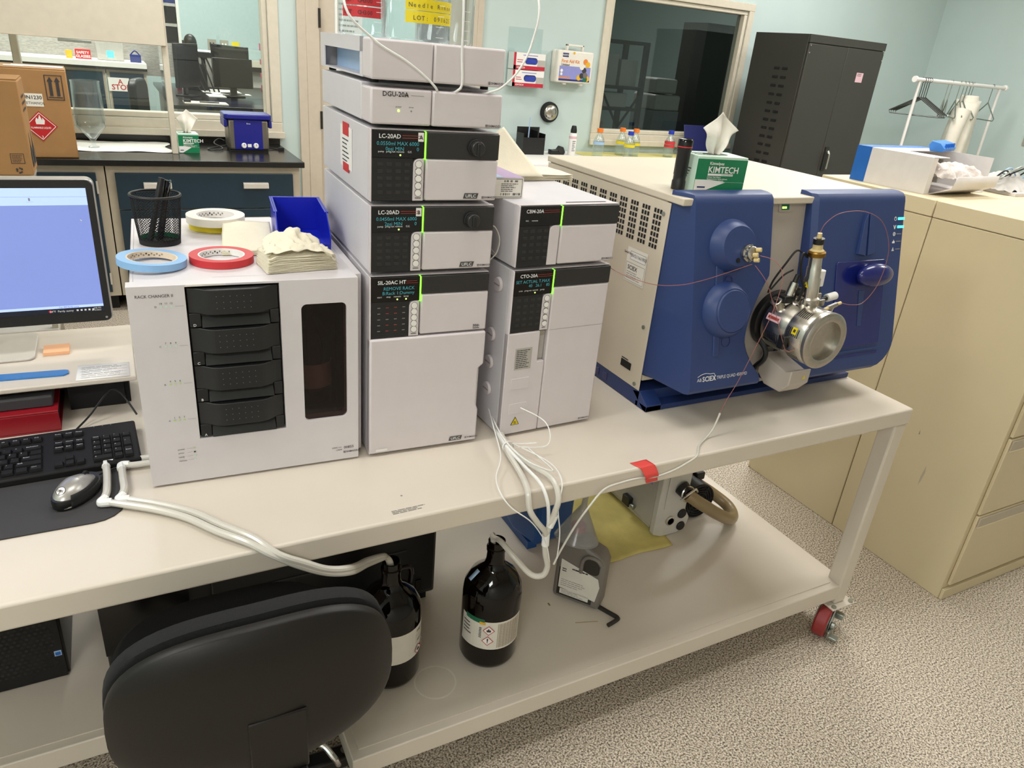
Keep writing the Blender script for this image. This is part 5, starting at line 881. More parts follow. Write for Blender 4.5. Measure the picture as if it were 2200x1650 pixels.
# ================================================================= things on the mass spectrometer, small tower and cabinets
ZM = 1.3945
t = thing('flashlight', 'black flashlight with a red ring standing on the mass spectrometer', 'flashlight', (.957, .222, ZM))
add(t, 'barrel', MB().lathe([(.0155, 0), (.017, .001), (.017, .02), (.0155, .023), (.0155, .034), (.0165, .036), (.0165, .088), (.018, .092), (.0185, .1)], 'black_plastic', None, 28)); add(t, 'head', MB().lathe([(.0188, .1005), (.0188, .103)], 'tape_red', None, 28).lathe([(.0185, .1031), (.0185, .117), (.0165, .12), (.014, .118), (0, .117)], 'black_gloss', None, 28), label='black head with red ring')
tissue_box('large green and white tissue box with an upright tissue on the mass spectrometer', (.974, .184, ZM), rad(-9), .142, .095, .086, .62)
ZC = T+.0005+.4155+.136+.001
t = thing('small_carton', 'small lavender and white carton with barcodes on the right-hand tower', 'box', (.40, .19, ZC), rad(-3)); add(t, 'carton', MB().box(0, .098, 0, .2, 0, .043, 'paper').box(0, .098, 0, .2, .0431, .0437, 'lavender').box(.0, .05, .0, .12, .0438, .0442, 'lightblue'), bev=.0008)
mb = MB(); M = at(0, -.0006, 0, FRONT)
for e in ((.003, .095, .002, .003), (.003, .095, .04, .041), (.094, .095, .002, .041)): mb.rect(*e, 'ink', M)
for k in range(26):
    if R_.random() > .3: mb.rect(.045+.0018*k, .0462+.0018*k, .006, .011, 'ink', M)
    if k < 20 and R_.random() > .35: mb.rect(.05+.0018*k, .0512+.0018*k, .034, .038, 'ink', M)
mb.lines(.045, .088, .013, .032, 5, 'ink', M); add(t, 'label', mb)
t = napkin('stack of cream napkins with a tall triangular fold leaning up, on the right-hand tower', at(.66, .45, ZC, Matrix.Rotation(rad(4), 4, 'Z')), .19, .12, lambda u, v: .006, 7, 5)
def tri(u, v):
    p = V((-.15, -.065, .012))*(1-u)+V((-.0, -.068, .012))*u; ap = V((-.07, .03, .115)); ap0 = V((-.155, .0, .075)); q = ap0*(1-u)+ap*u; r = p*(1-v)+q*v; r.y += .008*math.sin(PI*v); return r
add(t, 'raised_fold', MB().grid(tri, 14, 14, 'napkin'), solid=.001, ang=70)
ZF = 1.3345
t = thing('wipes_carton', 'open white carton with a blue end and film spilling out on the filing cabinets', 'box', (2.24, .42, ZF), rad(4))
bw, bd, bh = .40, .30, .125
bx = MB().box(0, bw, 0, bd, 0, .002, 'box_white').box(0, .002, 0, bd, .002, bh, 'box_white').box(0, bw, bd-.002, bd, .002, bh, 'box_white').box(bw-.002, bw, 0, bd, .002, bh, 'box_white').box(.002, .1, 0, bd, bh-.002, bh, 'box_white').box(.002, .03, 0, .002, .002, bh, 'box_white').box(.1, bw, bd*.55, bd, bh-.002, bh, 'box_white')
bx.box(-.0004, -.00005, bd-.06, bd, 0, bh, 'box_blue').box(0, bw, bd-.06, bd, bh+.0002, bh+.0006, 'box_blue').box(-.0004, bw, bd+.0001, bd+.0004, 0, bh, 'box_blue')
add(t, 'carton', bx)
add(t, 'front_flap', MB().add([(.03, -.001, .0), (bw-.09, -.001, 0), (bw-.08, -.075, .035), (.05, -.065, .03)], [(0, 1, 2, 3)], 'box_white').add([(.05, -.065, .03), (bw-.08, -.075, .035), (bw-.085, -.08, .075), (.06, -.07, .07)], [(0, 1, 2, 3)], 'box_white'), solid=.002)
add(t, 'plastic_film', MB().grid(lambda u, v: (.03+.265*u, -.03+.2*v+.015*math.sin(u*17), .03+.085*math.sin(PI*min(1, .15+v*.9))*(.75+.3*noise.noise(V((u*5, v*5, 2))))+.008*noise.noise(V((u*22, v*22, 1)))), 40, 26, 'plastic_film'), ang=80)
t = thing('blue_tube_rack', 'bright blue plastic rack lying on top of the open white carton', 'rack', (2.565, .615, ZF+bh+.001), rad(20))
mb = MB().prism([(-.025, 0), (.02, 0), (.028, .02), (.02, .036), (-.012, .03), (-.03, .012)], 'x', -.085, .085, 'rack_blue')
for k in range(5): mb.box(-.06+.028*k, -.057+.028*k, -.03, -.022, .012, .03, 'box_blue')
add(t, 'rack', mb, bev=.002)
t = thing('grey_pouch', 'grey mesh pouch with tangled cords at the right edge on the filing cabinet', 'pouch', (2.72, .42, ZF)); add(t, 'pouch', MB().box(2.70, 2.98, .36, .62, ZF, ZF+.012, 'box_white').grid(lambda u, v: (2.68+.26*u, .38+.2*v, ZF+.014+.06*math.sin(PI*u)*math.sin(PI*v)+.012*noise.noise(V((u*9, v*9, 4)))), 20, 16, 'pump_grey'), w=True, ang=80)
mb = MB()
for k in range(7): add(t, 'cord', MB().tube([(2.66+.02*k, .45+.01*k, ZF+.03), (2.7+.03*k, .42+.03*math.sin(k), ZF+.07+.01*k), (2.78+.02*k, .46+.02*math.cos(k*2), ZF+.06), (2.86, .4+.02*k, ZF+.03)], .003, ('zinc', 'cord_black', 'lightblue')[k % 3], 6), w=True)
one('flat_grey_board', 'flat grey board leaning behind the open white carton on the rear filing cabinet', 'board', MB().box(2.46, 2.95, .66, .78, ZF, ZF+.05, 'pump_grey').box(2.62, 2.75, .63, .655, ZF, ZF+.09, 'outlet'))
# ================================================================= solvent bottles and lines on top of the tall tower
ZB = T+.0005+.773+.059
def solvent(label, x, y, r, m_tape, txt, h=.26, square=False):
    t = thing('solvent_bottle', label, 'bottle', (x, y, ZB)); n = 32
    add(t, 'glass_body', MB().lathe([(r*.86, 0), (r*.97, .006), (r, .014), (r, h*.6), (r*.9, h*.7), (r*.35, h*.82), (r*.33, h*.92), (r*.28, h*.92), (r*.3, h*.81), (r*.86, h*.69), (r*.955, h*.6), (r*.955, .016), (r*.8, .007), (0, .006)], 'clear_glass', None, n), ang=60)
    add(t, 'cap', MB().cyl((0, 0, h*.9), (0, 0, h), r*.42, r*.4, 'cap_blue' if m_tape else 'cap_orange'))
    if m_tape:
        mb = MB()
        for k, (z0, z1) in enumerate(((.045, .064), (.066, .085), (.088, .107)) if m_tape == 'tape_red' else ((.042, .062), (.063, .082))):
            for q in range(14):
                a0, a1 = rad((205 if m_tape == 'tape_red' else 232)+q*6.8), rad((205 if m_tape == 'tape_red' else 232)+(q+1)*6.8); rr = r*1.012; mb.add([(rr*math.cos(a0), rr*math.sin(a0), z0), (rr*math.cos(a1), rr*math.sin(a1), z0), (rr*math.cos(a1), rr*math.sin(a1), z1), (rr*math.cos(a0), rr*math.sin(a0), z1)], [(0, 1, 2, 3)], m_tape)
            for i, ch in enumerate(txt[min(k, len(txt)-1)]):
                a = rad((214 if m_tape == 'tape_red' else 234)+i*6.6); Q = Matrix.Translation((r*1.03*math.cos(a), r*1.03*math.sin(a), z0+.005)) @ Matrix.Rotation(a+PI/2, 4, 'Z') @ FRONT
                if ch != ' ': mb.text(ch, 0, 0, .0075, 'ink', Q, 'C')
        add(t, 'tape_label', mb)
    mb = MB()
    for k in range(4): mb.rect(-.004, .012, .02+.018*k, .0208+.018*k, 'scale_print', at(r*.3, -r*.97, 0, FRONT), .0)
    add(t, 'scale_print', mb); return t
solvent('clear glass solvent bottle with red tape labels, left on the bottle tray', .205, .40, .05, 'tape_red', ('LOT: CH300', 'LOT: CH300'))
solvent('clear glass solvent bottle with yellow tape labels, front and centre on the bottle tray', .268, .255, .066, 'tape_yellow', ('  LOT: 091625', ' Needle Rinse'), .28)
solvent('clear unlabelled glass solvent bottle, right and rear on the bottle tray', .375, .37, .062, None, (), .27)
def line(label, pts, r, m, name='tubing', cat='tubing', n=6, grp=None): return one(name, label, cat, MB().tube(pts, r, m, n), grp, ang=80)
zt = ZT+.0035
line('white plastic line from the red-taped bottle down across the tray front to the middle gap', [(.212, .36, 1.91), (.15, .25, 1.86), (.09, .122, 1.727), (.139, .119, 1.672), (.199, .116, 1.641), (.24, .117, 1.615), (.262, .12, 1.596), (.264, .14, 1.5915)], .0022, 'white_tube')
line('white plastic line hanging straight down the tray front near its middle', [(.29, .3, 1.96), (.303, .17, 1.88), (.304, .118, 1.76), (.306, .114, 1.66), (.309, .114, 1.61), (.302, .12, 1.596), (.3, .14, 1.5915)], .0026, 'white_tube')
line('white plastic line arching out to the right of the tray and back under its corner', [(.39, .34, 1.95), (.45, .22, 1.87), (.458, .12, 1.763), (.447, .11, 1.69), (.424, .11, 1.641), (.39, .11, 1.608), (.368, .12, 1.597), (.36, .14, 1.5915)], .0022, 'white_tube')
line('thin white line dipping into the right rear bottle', [(.375, .36, 1.955), (.37, .33, 1.76), (.345, .34, 1.69)], .0018, 'white_tube')
# ================================================================= computer corner
t = thing('monitor_riser', 'cream steel monitor shelf standing on the bench at the left', 'monitor stand', (-.6, .65, T))
add(t, 'shelf', MB().box(-1.05, -.296, .48, .82, .918, .93, 'bench_steel'), w=True, bev=.003); add(t, 'side_support', MB().box(-.325, -.315, .56, .80, T+.0005, .9179, 'black_matte'), w=True); add(t, 'side_support', MB().box(-1.03, -1.02, .56, .80, T+.0005, .9179, 'black_matte'), w=True); add(t, 'rear_panel', MB().box(-1.02, -.326, .80, .81, T+.0005, .9179, 'black_matte').box(-.44, -.326, .55, .56, T+.0005, .9179, 'black_matte'), w=True)
t = thing('computer_monitor', 'black-bezelled monitor with a blue screen on the cream monitor shelf', 'monitor', (-.62, .69, .9305))
mx0, mx1, my, mz0, mz1 = -.905, -.328, .65, 1.005, 1.338
add(t, 'rear_shell', MB().prism(rrect(mx0, mx1, mz0, mz1, .016), 'y', my+.001, my+.03, 'silver'), w=True, bev=.004)
bz = add(t, 'bezel', MB().prism(rrect(mx0+.003, mx1-.003, mz0+.003, mz1-.003, .014), 'y', my-.004, my+.0008, 'monitor_black').flat(circ(-.342, 1.017, .0028, 12), 'grey_print', at(0, my-.0045, 0, FRONT)), w=True, bev=.001)
mb = MB(); M = at(0, my-.0046, 0, FRONT); sx0, sx1, sz0, sz1 = mx0+.018, mx1-.017, mz0+.028, mz1-.02
mb.rect(sx0, sx1, sz0+.018, sz1-.037, 'screen_blue', M).rect(sx0, sx1, sz1-.037, sz1, 'screen_light', M).rect(sx0, sx1, sz1-.019, sz1-.0185, 'screen_blue', M, .0003).rect(sx0, sx1, sz0+.012, sz0+.018, 'screen_light', M).rect(sx0, sx1, sz0, sz0+.012, 'screen_dark', M)
mb.text('Tue, 84F Partly sunny', sx1-.09, sz0+.0135, .0032, 'ink', M).text('84°F  Partly sunny', sx1-.062, sz0+.0035, .0045, 'paper_white', M, 'R').flat(circ(sx1-.108, sz0+.006, .0035, 10), 'tape_red', M @ Matrix.Translation((0, 0, .0004)))
for k in range(5): mb.rect(sx1-.056+.008*k, sx1-.052+.008*k, sz0+.0035, sz0+.0075, 'paper_white', M, .0004)
mb.text('3:05 PM', sx1-.006, sz0+.0068, .0033, 'paper_white', M, 'R').text('8/12/2025', sx1-.006, sz0+.0018, .0033, 'paper_white', M, 'R')
mb.rect(-.455, -.452, sz1-.027, sz1-.021, 'grey_print', M, .0004).rect(-.46, -.447, sz1-.0295, sz1-.0292, 'grey_print', M, .0004).flat([(-.365, 1.25), (-.3605, 1.247), (-.363, 1.2455)], 'paper_white', M @ Matrix.Translation((0, 0, .0004))); add(bz, 'screen', mb, w=True)
add(t, 'stand_neck', MB().box(-.66, -.58, .70, .735, .937, 1.2, 'stand_silver').box(-.65, -.59, my+.0305, .6995, 1.1, 1.2, 'stand_silver'), w=True, bev=.004); add(t, 'stand_base', MB().prism([(x, y) for x, y in rrect(-.74, -.499, .627, .80, .018)], 'z', .9305, .9365, 'stand_silver'), w=True, bev=.002)
one('sticky_pad', 'salmon pad of sticky notes on the monitor shelf', 'notepad', MB().box(-.484, -.431, .648, .699, .9305, .938, 'sticky'))
t = thing('ruler', 'translucent blue ruler lying along the front of the monitor shelf', 'ruler', (-.58, .54, .9305)); mb = MB().prism([(-.74, .535), (-.44, .519), (-.43, .528), (-.431, .545), (-.438, .549), (-.74, .568)], 'z', .9305, .9335, 'ruler_blue')
for k in range(28): mb.rect(-.73+.0105*k, -.7295+.0105*k, .5375-.0006*k, .5415-.0006*k+(.003 if k % 5 == 0 else 0), 'ink', at(0, 0, .9338))
add(t, 'blade', mb, w=True)
t = thing('calibration_slip', 'white printed form slip at the right end of the monitor shelf', 'paper', (-.36, .525, .9305)); mb = MB().add([(-.416, .484, .9309), (-.309, .482, .9309), (-.308, .563, .9309), (-.413, .571, .9309)], [(0, 1, 2, 3)], 'paper_white').lines(-.405, -.315, .49, .556, 7, 'grey_print', at(0, 0, .9312), .16, 0)
for k in range(4): mb.rect(-.408, -.314, .496+.017*k, .4963+.017*k, 'grey_print', at(0, 0, .9312))
add(t, 'sheet', mb, w=True, solid=.0002)
t = thing('ring_binder', 'red ring binder lying under the monitor shelf', 'binder', (-.62, .54, T)); add(t, 'cover', MB().box(-.76, -.456, .452, .66, T+.0005, T+.004, 'binder_red').box(-.76, -.456, .452, .66, T+.046, T+.05, 'binder_red').box(-.76, -.456, .452, .456, T+.0041, T+.0459, 'binder_red'), w=True, bev=.0015); add(t, 'pages', MB().box(-.75, -.462, .458, .655, T+.006, T+.043, 'pad_grey'), w=True)
one('dark_slab', 'black folder lying on top of the red binder', 'slab', MB().box(-.78, -.465, .475, .66, T+.0505, T+.075, 'pad_grey'), bev=.003)  # flat dark block resting on the binder cover
t = thing('keyboard', 'black computer keyboard in front of the monitor shelf', 'keyboard', (-.306, .247, T+.0005), rad(2.2))
add(t, 'case', MB().prism([(0, 0), (0, .017), (.16, .026), (.162, .0)], 'x', -.455, 0, 'key_black'), bev=.004)
def kz(y): return .0178+.0555*y
KM = {}
def key(x0, x1, y0, y1, txt=None):
    w, h = x1-x0, y1-y0; k = (round(w, 4), round(h, 4), txt); z = kz(y0)
    mb = MB(); e = .0022; vs = [(0, 0, 0), (w, 0, 0), (w, h, 0), (0, h, 0), (e, e*.6, .006), (w-e, e*.6, .006), (w-e, h-e*1.3, .0062), (e, h-e*1.3, .0062)]
    mb.add(vs, [(0, 3, 2, 1), (4, 5, 6, 7), (0, 1, 5, 4), (1, 2, 6, 5), (2, 3, 7, 6), (3, 0, 4, 7)], 'key_black')
    if txt: mb.text(txt, .004, h*.52, .0035, 'ink_white', at(0, 0, .0064), o=0)
    o = add(t, 'key', mb, bev=.0006); o.location = (x0, y0, z); return o
U = .0188
def krow(x, y, ws, txts=None, h=.0175):
    for i, w in enumerate(ws):
        if w > 0: key(x+.0008, x+w*U-.0008, y, y+h, txts[i] if txts and i < len(txts) else None)
        x += abs(w)*U
ys = [.012+.0192*i for i in range(5)]; yF = .122
nx = -.087
for j, r in enumerate((('0', '.'), ('1', '2', '3'), ('4', '5', '6'), ('7', '8', '9'), ('Num', '/', '*', '-'))):
    krow(nx, ys[j], ((2, 1), (1, 1, 1), (1, 1, 1), (1, 1, 1), (1, 1, 1, 1))[j], r)
key(nx+3*U+.0008, nx+4*U-.0008, ys[0], ys[1]+.0175, 'Enter'); key(nx+3*U+.0008, nx+4*U-.0008, ys[2], ys[3]+.0175, '+')
ax_ = -.155; krow(ax_, ys[0], (1, 1, 1)); krow(ax_+U, ys[1], (1,)); krow(ax_, ys[3], (1, 1, 1), ('Delete', 'End', 'PgDn')); krow(ax_, ys[4], (1, 1, 1), ('Insert', 'Home', 'PgUp')); krow(ax_, yF, (1, 1, 1), ('PrtSc', 'ScrLk', 'Pause'))
m0 = -.45
krow(m0, ys[0], (1.5, 1.25, 1.25, 5.75, 1.25, 1.25, 1.25, 1.25), ('Ctrl', '', 'Alt', '', 'Alt', '', '', 'Ctrl')); krow(m0, ys[1], (2.25,)+(1,)*10+(2.5,), ('Shift', 'Z', 'X', 'C', 'V', 'B', 'N', 'M', ',', '.', '/', 'Shift')); krow(m0, ys[2], (1.75,)+(1,)*11+(2,), ('Caps', 'A', 'S', 'D', 'F', 'G', 'H', 'J', 'K', 'L', ';', "'", 'Enter'))
krow(m0, ys[3], (1.5,)+(1,)*12+(1.25,), ('Tab', 'Q', 'W', 'E', 'R', 'T', 'Y', 'U', 'I', 'O', 'P', '[', ']', '')); krow(m0, ys[4], (1,)*13+(1.75,), ('`', '1', '2', '3', '4', '5', '6', '7', '8', '9', '0', '-', '=', 'Backspace'))
krow(m0, yF, (1, -1, 1, 1, 1, 1, -.4, 1, 1, 1, 1, -.35, 1, 1, 1, 1), ('Esc', '', 'F1', 'F2', 'F3', 'F4', '', 'F5', 'F6', 'F7', 'F8', '', 'F9', 'F10', 'F11', 'F12'))
mb = MB()
for k in range(3): mb.flat(circ(-.079+.016*k, .152, .0012, 8), 'grey_print', at(0, 0, .0265))
add(t, 'indicator', mb); add(t, 'cable', MB().tube([(-.12, .162, .012), (-.115, .19, .006), (-.085, .225, .02), (-.05, .245, .055), (-.032, .25, .066), (-.012, .245, .045), (.008, .22, .008)], .0022, 'cord_black', 6))
mp = [(-.9, .065)]+[(-.395, .063)]+[(-.395+.052*math.sin(rad(a)), .115-.052*math.cos(rad(a))) for a in (20, 40, 60, 80)]+[(-.343, .3), (-.9, .3)]
one('mouse_pad', 'charcoal mouse pad under the silver mouse', 'mouse pad', MB().prism(mp, 'z', T+.0004, T+.0028, 'pad_grey'))
t = thing('computer_mouse', 'silver and black mouse on the charcoal pad', 'mouse', (-.422, .165, T+.003), rad(-34))
def mouse(u, v):
    a = 2*PI*u; r = v; x = .031*r*math.cos(a)*(1-.08*math.sin(a)); y = .056*r*math.sin(a); hgt = .036*(1-r**2.6)**.6*(1-.30*max(0, math.sin(a))*r-.04*r) if r < 1 else 0; return (x, y, .005+hgt)
add(t, 'top_shell', MB().grid(mouse, 36, 12, 'silver').flat(circ(0, 0, .0085, 20), 'silver', Matrix.Translation((-.002, -.036, .0325)) @ Matrix.Rotation(rad(35), 4, 'X')).lathe([(.0078, 0), (.0086, 0), (.0086, .0003), (.0078, .0003), (.0078, 0)], 'ink', Matrix.Translation((-.002, -.036, .0327)) @ Matrix.Rotation(rad(35), 4, 'X'), 20).text('DELL', 0, -.0018, .0038, 'ink', Matrix.Translation((-.002, -.036, .0328)) @ Matrix.Rotation(rad(35), 4, 'X'), 'C', bold=True), ang=80)
add(t, 'base', MB().lathe([(.97, 0), (1.02, .004), (1.015, .014), (.99, .02)], 'black_plastic', Matrix.Diagonal((.0305, .0555, 1, 1)), 36)); add(t, 'side_grip', MB().grid(lambda u, v: (.0318*math.cos(rad(-50+95*u))*(1-.16*v*v), .0575*math.sin(rad(-50+95*u))*(1-.16*v*v), .004+.023*v), 18, 5, 'black_matte'), solid=.001, ang=80)
add(t, 'scroll_wheel', MB().cyl((-.0025, .03, .0275), (.0025, .03, .0275), .0085, m='black_rubber', n=16).rect(-.006, .006, .005, .026, 'ink_blue', Matrix.Translation((0, 0, .0395)) @ Matrix.Rotation(rad(-14), 4, 'X')))
add(t, 'cord', MB().tube([(0, .057, .008), (.008, .085, .006), (.03, .11, .006), (.07, .13, .006)], .0018, 'cord_black', 6))
# ================================================================= drain tubing
t = thing('drain_tubing', 'pair of clear elbowed drain tubes from the rack changer to the left amber bottle', 'tubing', (-.2, .05, T))
for k, off in enumerate((0, 1)):
    ex, ey = (-.3715, .258) if k == 0 else (-.344, .238); fx, fy = (-.382, .112) if k == 0 else (-.352, .112)
    z = T+.011
    add(t, 'hose', MB().tube([(-.285, .255-.022*k, z), (-.32, .256-.022*k, z), (ex+.008, ey, z)], .0065, 'clear_tube', 10, 4), w=True); add(t, 'hose', MB().tube([(ex, ey-.01, z), (ex+.001, ey-.05, z), (fx+.01, fy+.035, z), (fx+.004, fy+.01, z)], .0072, 'clear_tube', 10, 6), w=True)
    add(t, 'elbow', MB().tube([(ex+.014, ey, z), (ex, ey+.002, z), (ex, ey-.016, z)], .0082, 'white_tube', 10, 6), w=True); add(t, 'elbow', MB().tube([(fx+.008, fy+.014, z), (fx, fy, z), (fx+.018, fy-.004, z)], .0082, 'white_tube', 10, 6), w=True)
    dy = .013*k
    add(t, 'hose', MB().tube([(fx+.012, fy-.003, z), (-.30+.01*k, .062+dy, z), (-.245+.012*k, .012+dy, z), (-.2+.012*k, -.05+dy, z+.001), (-.155+.012*k, -.1+dy*.6, z-.001), (-.118+.01*k, -.131-.002*k, .824), (-.07+.005*k, -.137, .79+.006*k), (-.02, -.132, .756+.008*k), (.03, -.112, .728+.01*k), (.085, -.035, .672+.01*k), (.148, .055, .603+.006*k), (.172, .1, .566), (.184+.004*k, .108, .535), (.188+.003*k, .11, .47)], .0068, 'clear_tube', 10, 7), w=True)
def bundle(pts, r, m, n=8): return MB().tube(pts, r, m, n, 8)
t = thing('waste_tubing', 'tied bundle of clear and white lines draping to the right amber bottle', 'tubing', (.45, 0, T))
add(t, 'hose', bundle([(.49, .36, .88), (.487, .3, .862), (.475, .19, .845), (.44, .06, .84), (.42, -.06, .84), (.405, -.12, .838), (.405, -.138, .80), (.425, -.14, .765), (.448, -.138, .735), (.457, -.134, .715)], .0065, 'clear_tube'), w=True)
add(t, 'hose', bundle([(.50, .38, .86), (.49, .3, .848), (.48, .2, .842), (.45, .07, .841), (.455, -.03, .842), (.475, -.1, .84), (.474, -.137, .815), (.468, -.14, .78), (.46, -.138, .745), (.458, -.135, .725)], .0065, 'clear_tube'), w=True)
add(t, 'hose', bundle([(.495, .37, .85), (.47, .2, .838), (.44, .06, .846), (.44, -.04, .843), (.442, -.11, .84), (.447, -.138, .81), (.455, -.138, .765), (.459, -.135, .73)], .004, 'white_tube'), w=True)
add(t, 'sleeve', MB().cyl((.457, -.1335, .722), (.459, -.1325, .69), .0085, m='white_tube').cyl((.4705, -.1385, .77), (.461, -.1375, .742), .0082, m='white_tube').tube([(.458, -.133, .72), (.466, -.135, .745)], .005, 'clear_tube', 8, 1), w=True)
add(t, 'hose', bundle([(.4585, -.1325, .69), (.464, -.132, .66), (.474, -.13, .625), (.468, -.125, .597), (.445, -.11, .595), (.415, -.08, .63), (.405, -.03, .64), (.42, .03, .605), (.434, .065, .585), (.444, .077, .55), (.446, .078, .48)], .0068, 'clear_tube', 10), w=True)
for k, pts in enumerate(([(.46, .2, .88), (.43, .1, .87), (.40, .0, .855), (.36, -.06, .845), (.345, -.11, .84), (.36, -.137, .815), (.41, -.145, .77), (.455, -.14, .70), (.475, -.135, .64)], [(.47, .22, .9), (.5, .12, .905), (.54, .05, .89), (.52, .0, .86), (.46, .03, .85)], [(.455, .05, .85), (.50, -.05, .845), (.49, -.12, .838), (.475, -.14, .79), (.487, -.142, .72), (.49, -.14, .65)], [(.45, .15, .87), (.42, .03, .88), (.44, -.04, .86), (.49, -.08, .845), (.48, .02, .85)])): add(t, 'thin_line', MB().tube(pts, .0014, 'white_tube', 5, 7), w=True)
add(t, 'cable_tie', MB().lathe([(.0135, -.003), (.0145, -.003), (.0145, .003), (.0135, .003), (.0135, -.003)], 'white_tube', Matrix.Translation((.445, .05, .842)) @ Matrix.Rotation(rad(80), 4, 'X'), 16).tube([(.455, .045, .852), (.47, .02, .862), (.49, .0, .872)], .0012, 'white_tube', 5), w=True)
line('thin clear line held to the bench edge by red tape', [(.987, -.052, .895), (.972, -.055, .855), (.95, -.06, .836), (.905, -.085, .834), (.87, -.119, .831), (.84, -.1215, .818), (.80, -.1215, .805), (.75, -.1215, .799), (.70, -.1215, .805), (.65, -.123, .805), (.6, -.128, .80), (.56, -.133, .763), (.53, -.134, .72), (.50, -.134, .66), (.485, -.1375, .632)], .0026, 'clear_tube', 'tubing')
def tape_yz(v):
    P = [(-.092, T+.0011), (-.109, T+.0011), (-.1165, T-.0004), (-.1195, T-.006), (-.1262, T-.018), (-.1265, T-.026), (-.1195, T-.034), (-.1187, T-.046)]; f = min(v*7, 6.999); i = int(f); q = f-i
    return (P[i][0]*(1-q)+P[i+1][0]*q, P[i][1]*(1-q)+P[i+1][1]*q)
one('tape_strip', 'torn red tape strip holding the thin line on the front edge of the bench', 'tape', MB().grid(lambda u, v: (.694+.034*u+(.014+.03*u*0)*(1-v)*(u-.2)+.034*v, tape_yz(v)[0]-.0006*math.sin(6*u), tape_yz(v)[1]), 6, 24, 'tape_orange_red'), solid=.0004)
line('thin reddish line from the oven module across the white side panel to the valve', [(.705, .2, 1.25), (.73, .12, 1.225), (.79, .06, 1.209), (.86, .045, 1.206), (.922, .04, 1.214), (.985, .03, 1.232), (1.03, .02, 1.248), (1.05, .014, 1.256)], .0008, 'peek_tube', 'capillary_line', 'capillary')
line('thin reddish line hanging from the valve down to the clear line', [(1.064, .008, 1.278), (1.09, -.02, 1.27), (1.098, -.045, 1.235), (1.075, -.06, 1.16), (1.05, -.06, 1.08), (1.02, -.055, .98), (.999, -.052, .93), (.986, -.052, .893)], .0008, 'peek_tube', 'capillary_line', 'capillary')
line('thin reddish line from the valve looping under the steel source drum', [(1.054, .008, 1.255), (1.075, -.02, 1.22), (1.105, -.03, 1.165), (1.13, -.035, 1.12), (1.145, -.05, 1.075), (1.152, -.065, 1.05), (1.165, -.08, 1.06), (1.18, -.09, 1.09), (1.20, -.095, 1.12), (1.235, -.085, 1.152), (1.262, -.056, 1.148)], .0008, 'peek_tube', 'capillary_line', 'capillary')
line('thin reddish loop from the probe top round the dark blue door handle', [(1.217, -.02, 1.336), (1.226, -.022, 1.36), (1.26, -.03, 1.385), (1.34, -.035, 1.388), (1.42, -.035, 1.358), (1.475, -.035, 1.285), (1.475, -.035, 1.20), (1.43, -.04, 1.15), (1.37, -.05, 1.15), (1.318, -.055, 1.161)], .0008, 'peek_tube', 'capillary_line', 'capillary')
t = thing('pump_side_tubing', 'clear loop of thin tubing at the pump heads between the two towers', 'tubing', (.42, .2, 1.3))
add(t, 'loop', MB().tube([(.41, .19, 1.31), (.43, .18, 1.325), (.442, .17, 1.30), (.435, .165, 1.27), (.415, .165, 1.25)], .0015, 'clear_tube', 5).tube([(.41, .22, 1.29), (.425, .2, 1.28), (.44, .21, 1.27), (.452, .2, 1.255)], .0012, 'clear_tube', 5), w=True); add(t, 'pump_head', MB().cyl((.402, .2, 1.285), (.425, .2, 1.285), .02, .018, 'steel_brushed'), w=True)
# ================================================================= lower shelf
def amber(label, x, y, yaw, h=.365):
    r = .078; t = thing('amber_bottle', label, 'bottle', (x, y, S_+.0005), yaw); k = h/.365
    add(t, 'glass_body', MB().lathe([(.0, .002), (.062, 0), (.073, .008), (.077, .02), (.0775, .21*k), (.074, .235*k), (.06, .262*k), (.038, .283*k), (.027, .295*k), (.0235, .31*k), (.0225, .335*k), (.025, .337*k), (.025, .345*k), (.022, .347*k), (.022, .364*k), (.0195, .3655*k), (.018, .36*k), (.018, .32*k), (0, .3*k)], 'amber', None, 44), ang=50)
    return t
def wrap(mb, r, a0, a1, z0, z1, m, n=14, o=0):
    for q in range(n):
        b0, b1_ = rad(a0+(a1-a0)*q/n), rad(a0+(a1-a0)*(q+1)/n); R2 = r+o; mb.add([(R2*math.cos(b0), R2*math.sin(b0), z0), (R2*math.cos(b1_), R2*math.sin(b1_), z0), (R2*math.cos(b1_), R2*math.sin(b1_), z1), (R2*math.cos(b0), R2*math.sin(b0), z1)], [(0, 1, 2, 3)], m)
def onlab(r, a, z): return Matrix.Translation((r*math.cos(rad(a)), r*math.sin(rad(a)), z)) @ Matrix.Rotation(rad(a)+PI/2, 4, 'Z') @ FRONT
def pict(mb, r, a, z, kind):
    M = onlab(r, a, z); D2 = M @ Matrix.Rotation(rad(45), 4, 'Z'); s = .011
    for e in ((-s, s, s-.0016, s), (-s, s, -s, -s+.0016), (-s, -s+.0016, -s, s), (s-.0016, s, -s, s)): mb.rect(*e, 'hazard_red', D2, .0012)
    mb.rect(-s+.0016, s-.0016, -s+.0016, s-.0016, 'paper_white', D2, .001)
    if kind == 0: mb.flat([(-.005, -.004), (.005, -.004), (.006, .001), (.003, .004), (.002, .001), (0, .008), (-.003, .002), (-.006, .003)], 'ink', M @ Matrix.Translation((0, 0, .0016)))
    else: mb.flat([(-.0012, -.002), (.0012, -.002), (.002, .008), (-.002, .008)], 'ink', M @ Matrix.Translation((0, 0, .0016))).flat(circ(0, -.005, .0016, 8), 'ink', M @ Matrix.Translation((0, 0, .0016)))
b = amber('large amber glass bottle in full view on the lower shelf, left of the oil jug', .455, .077, 0)
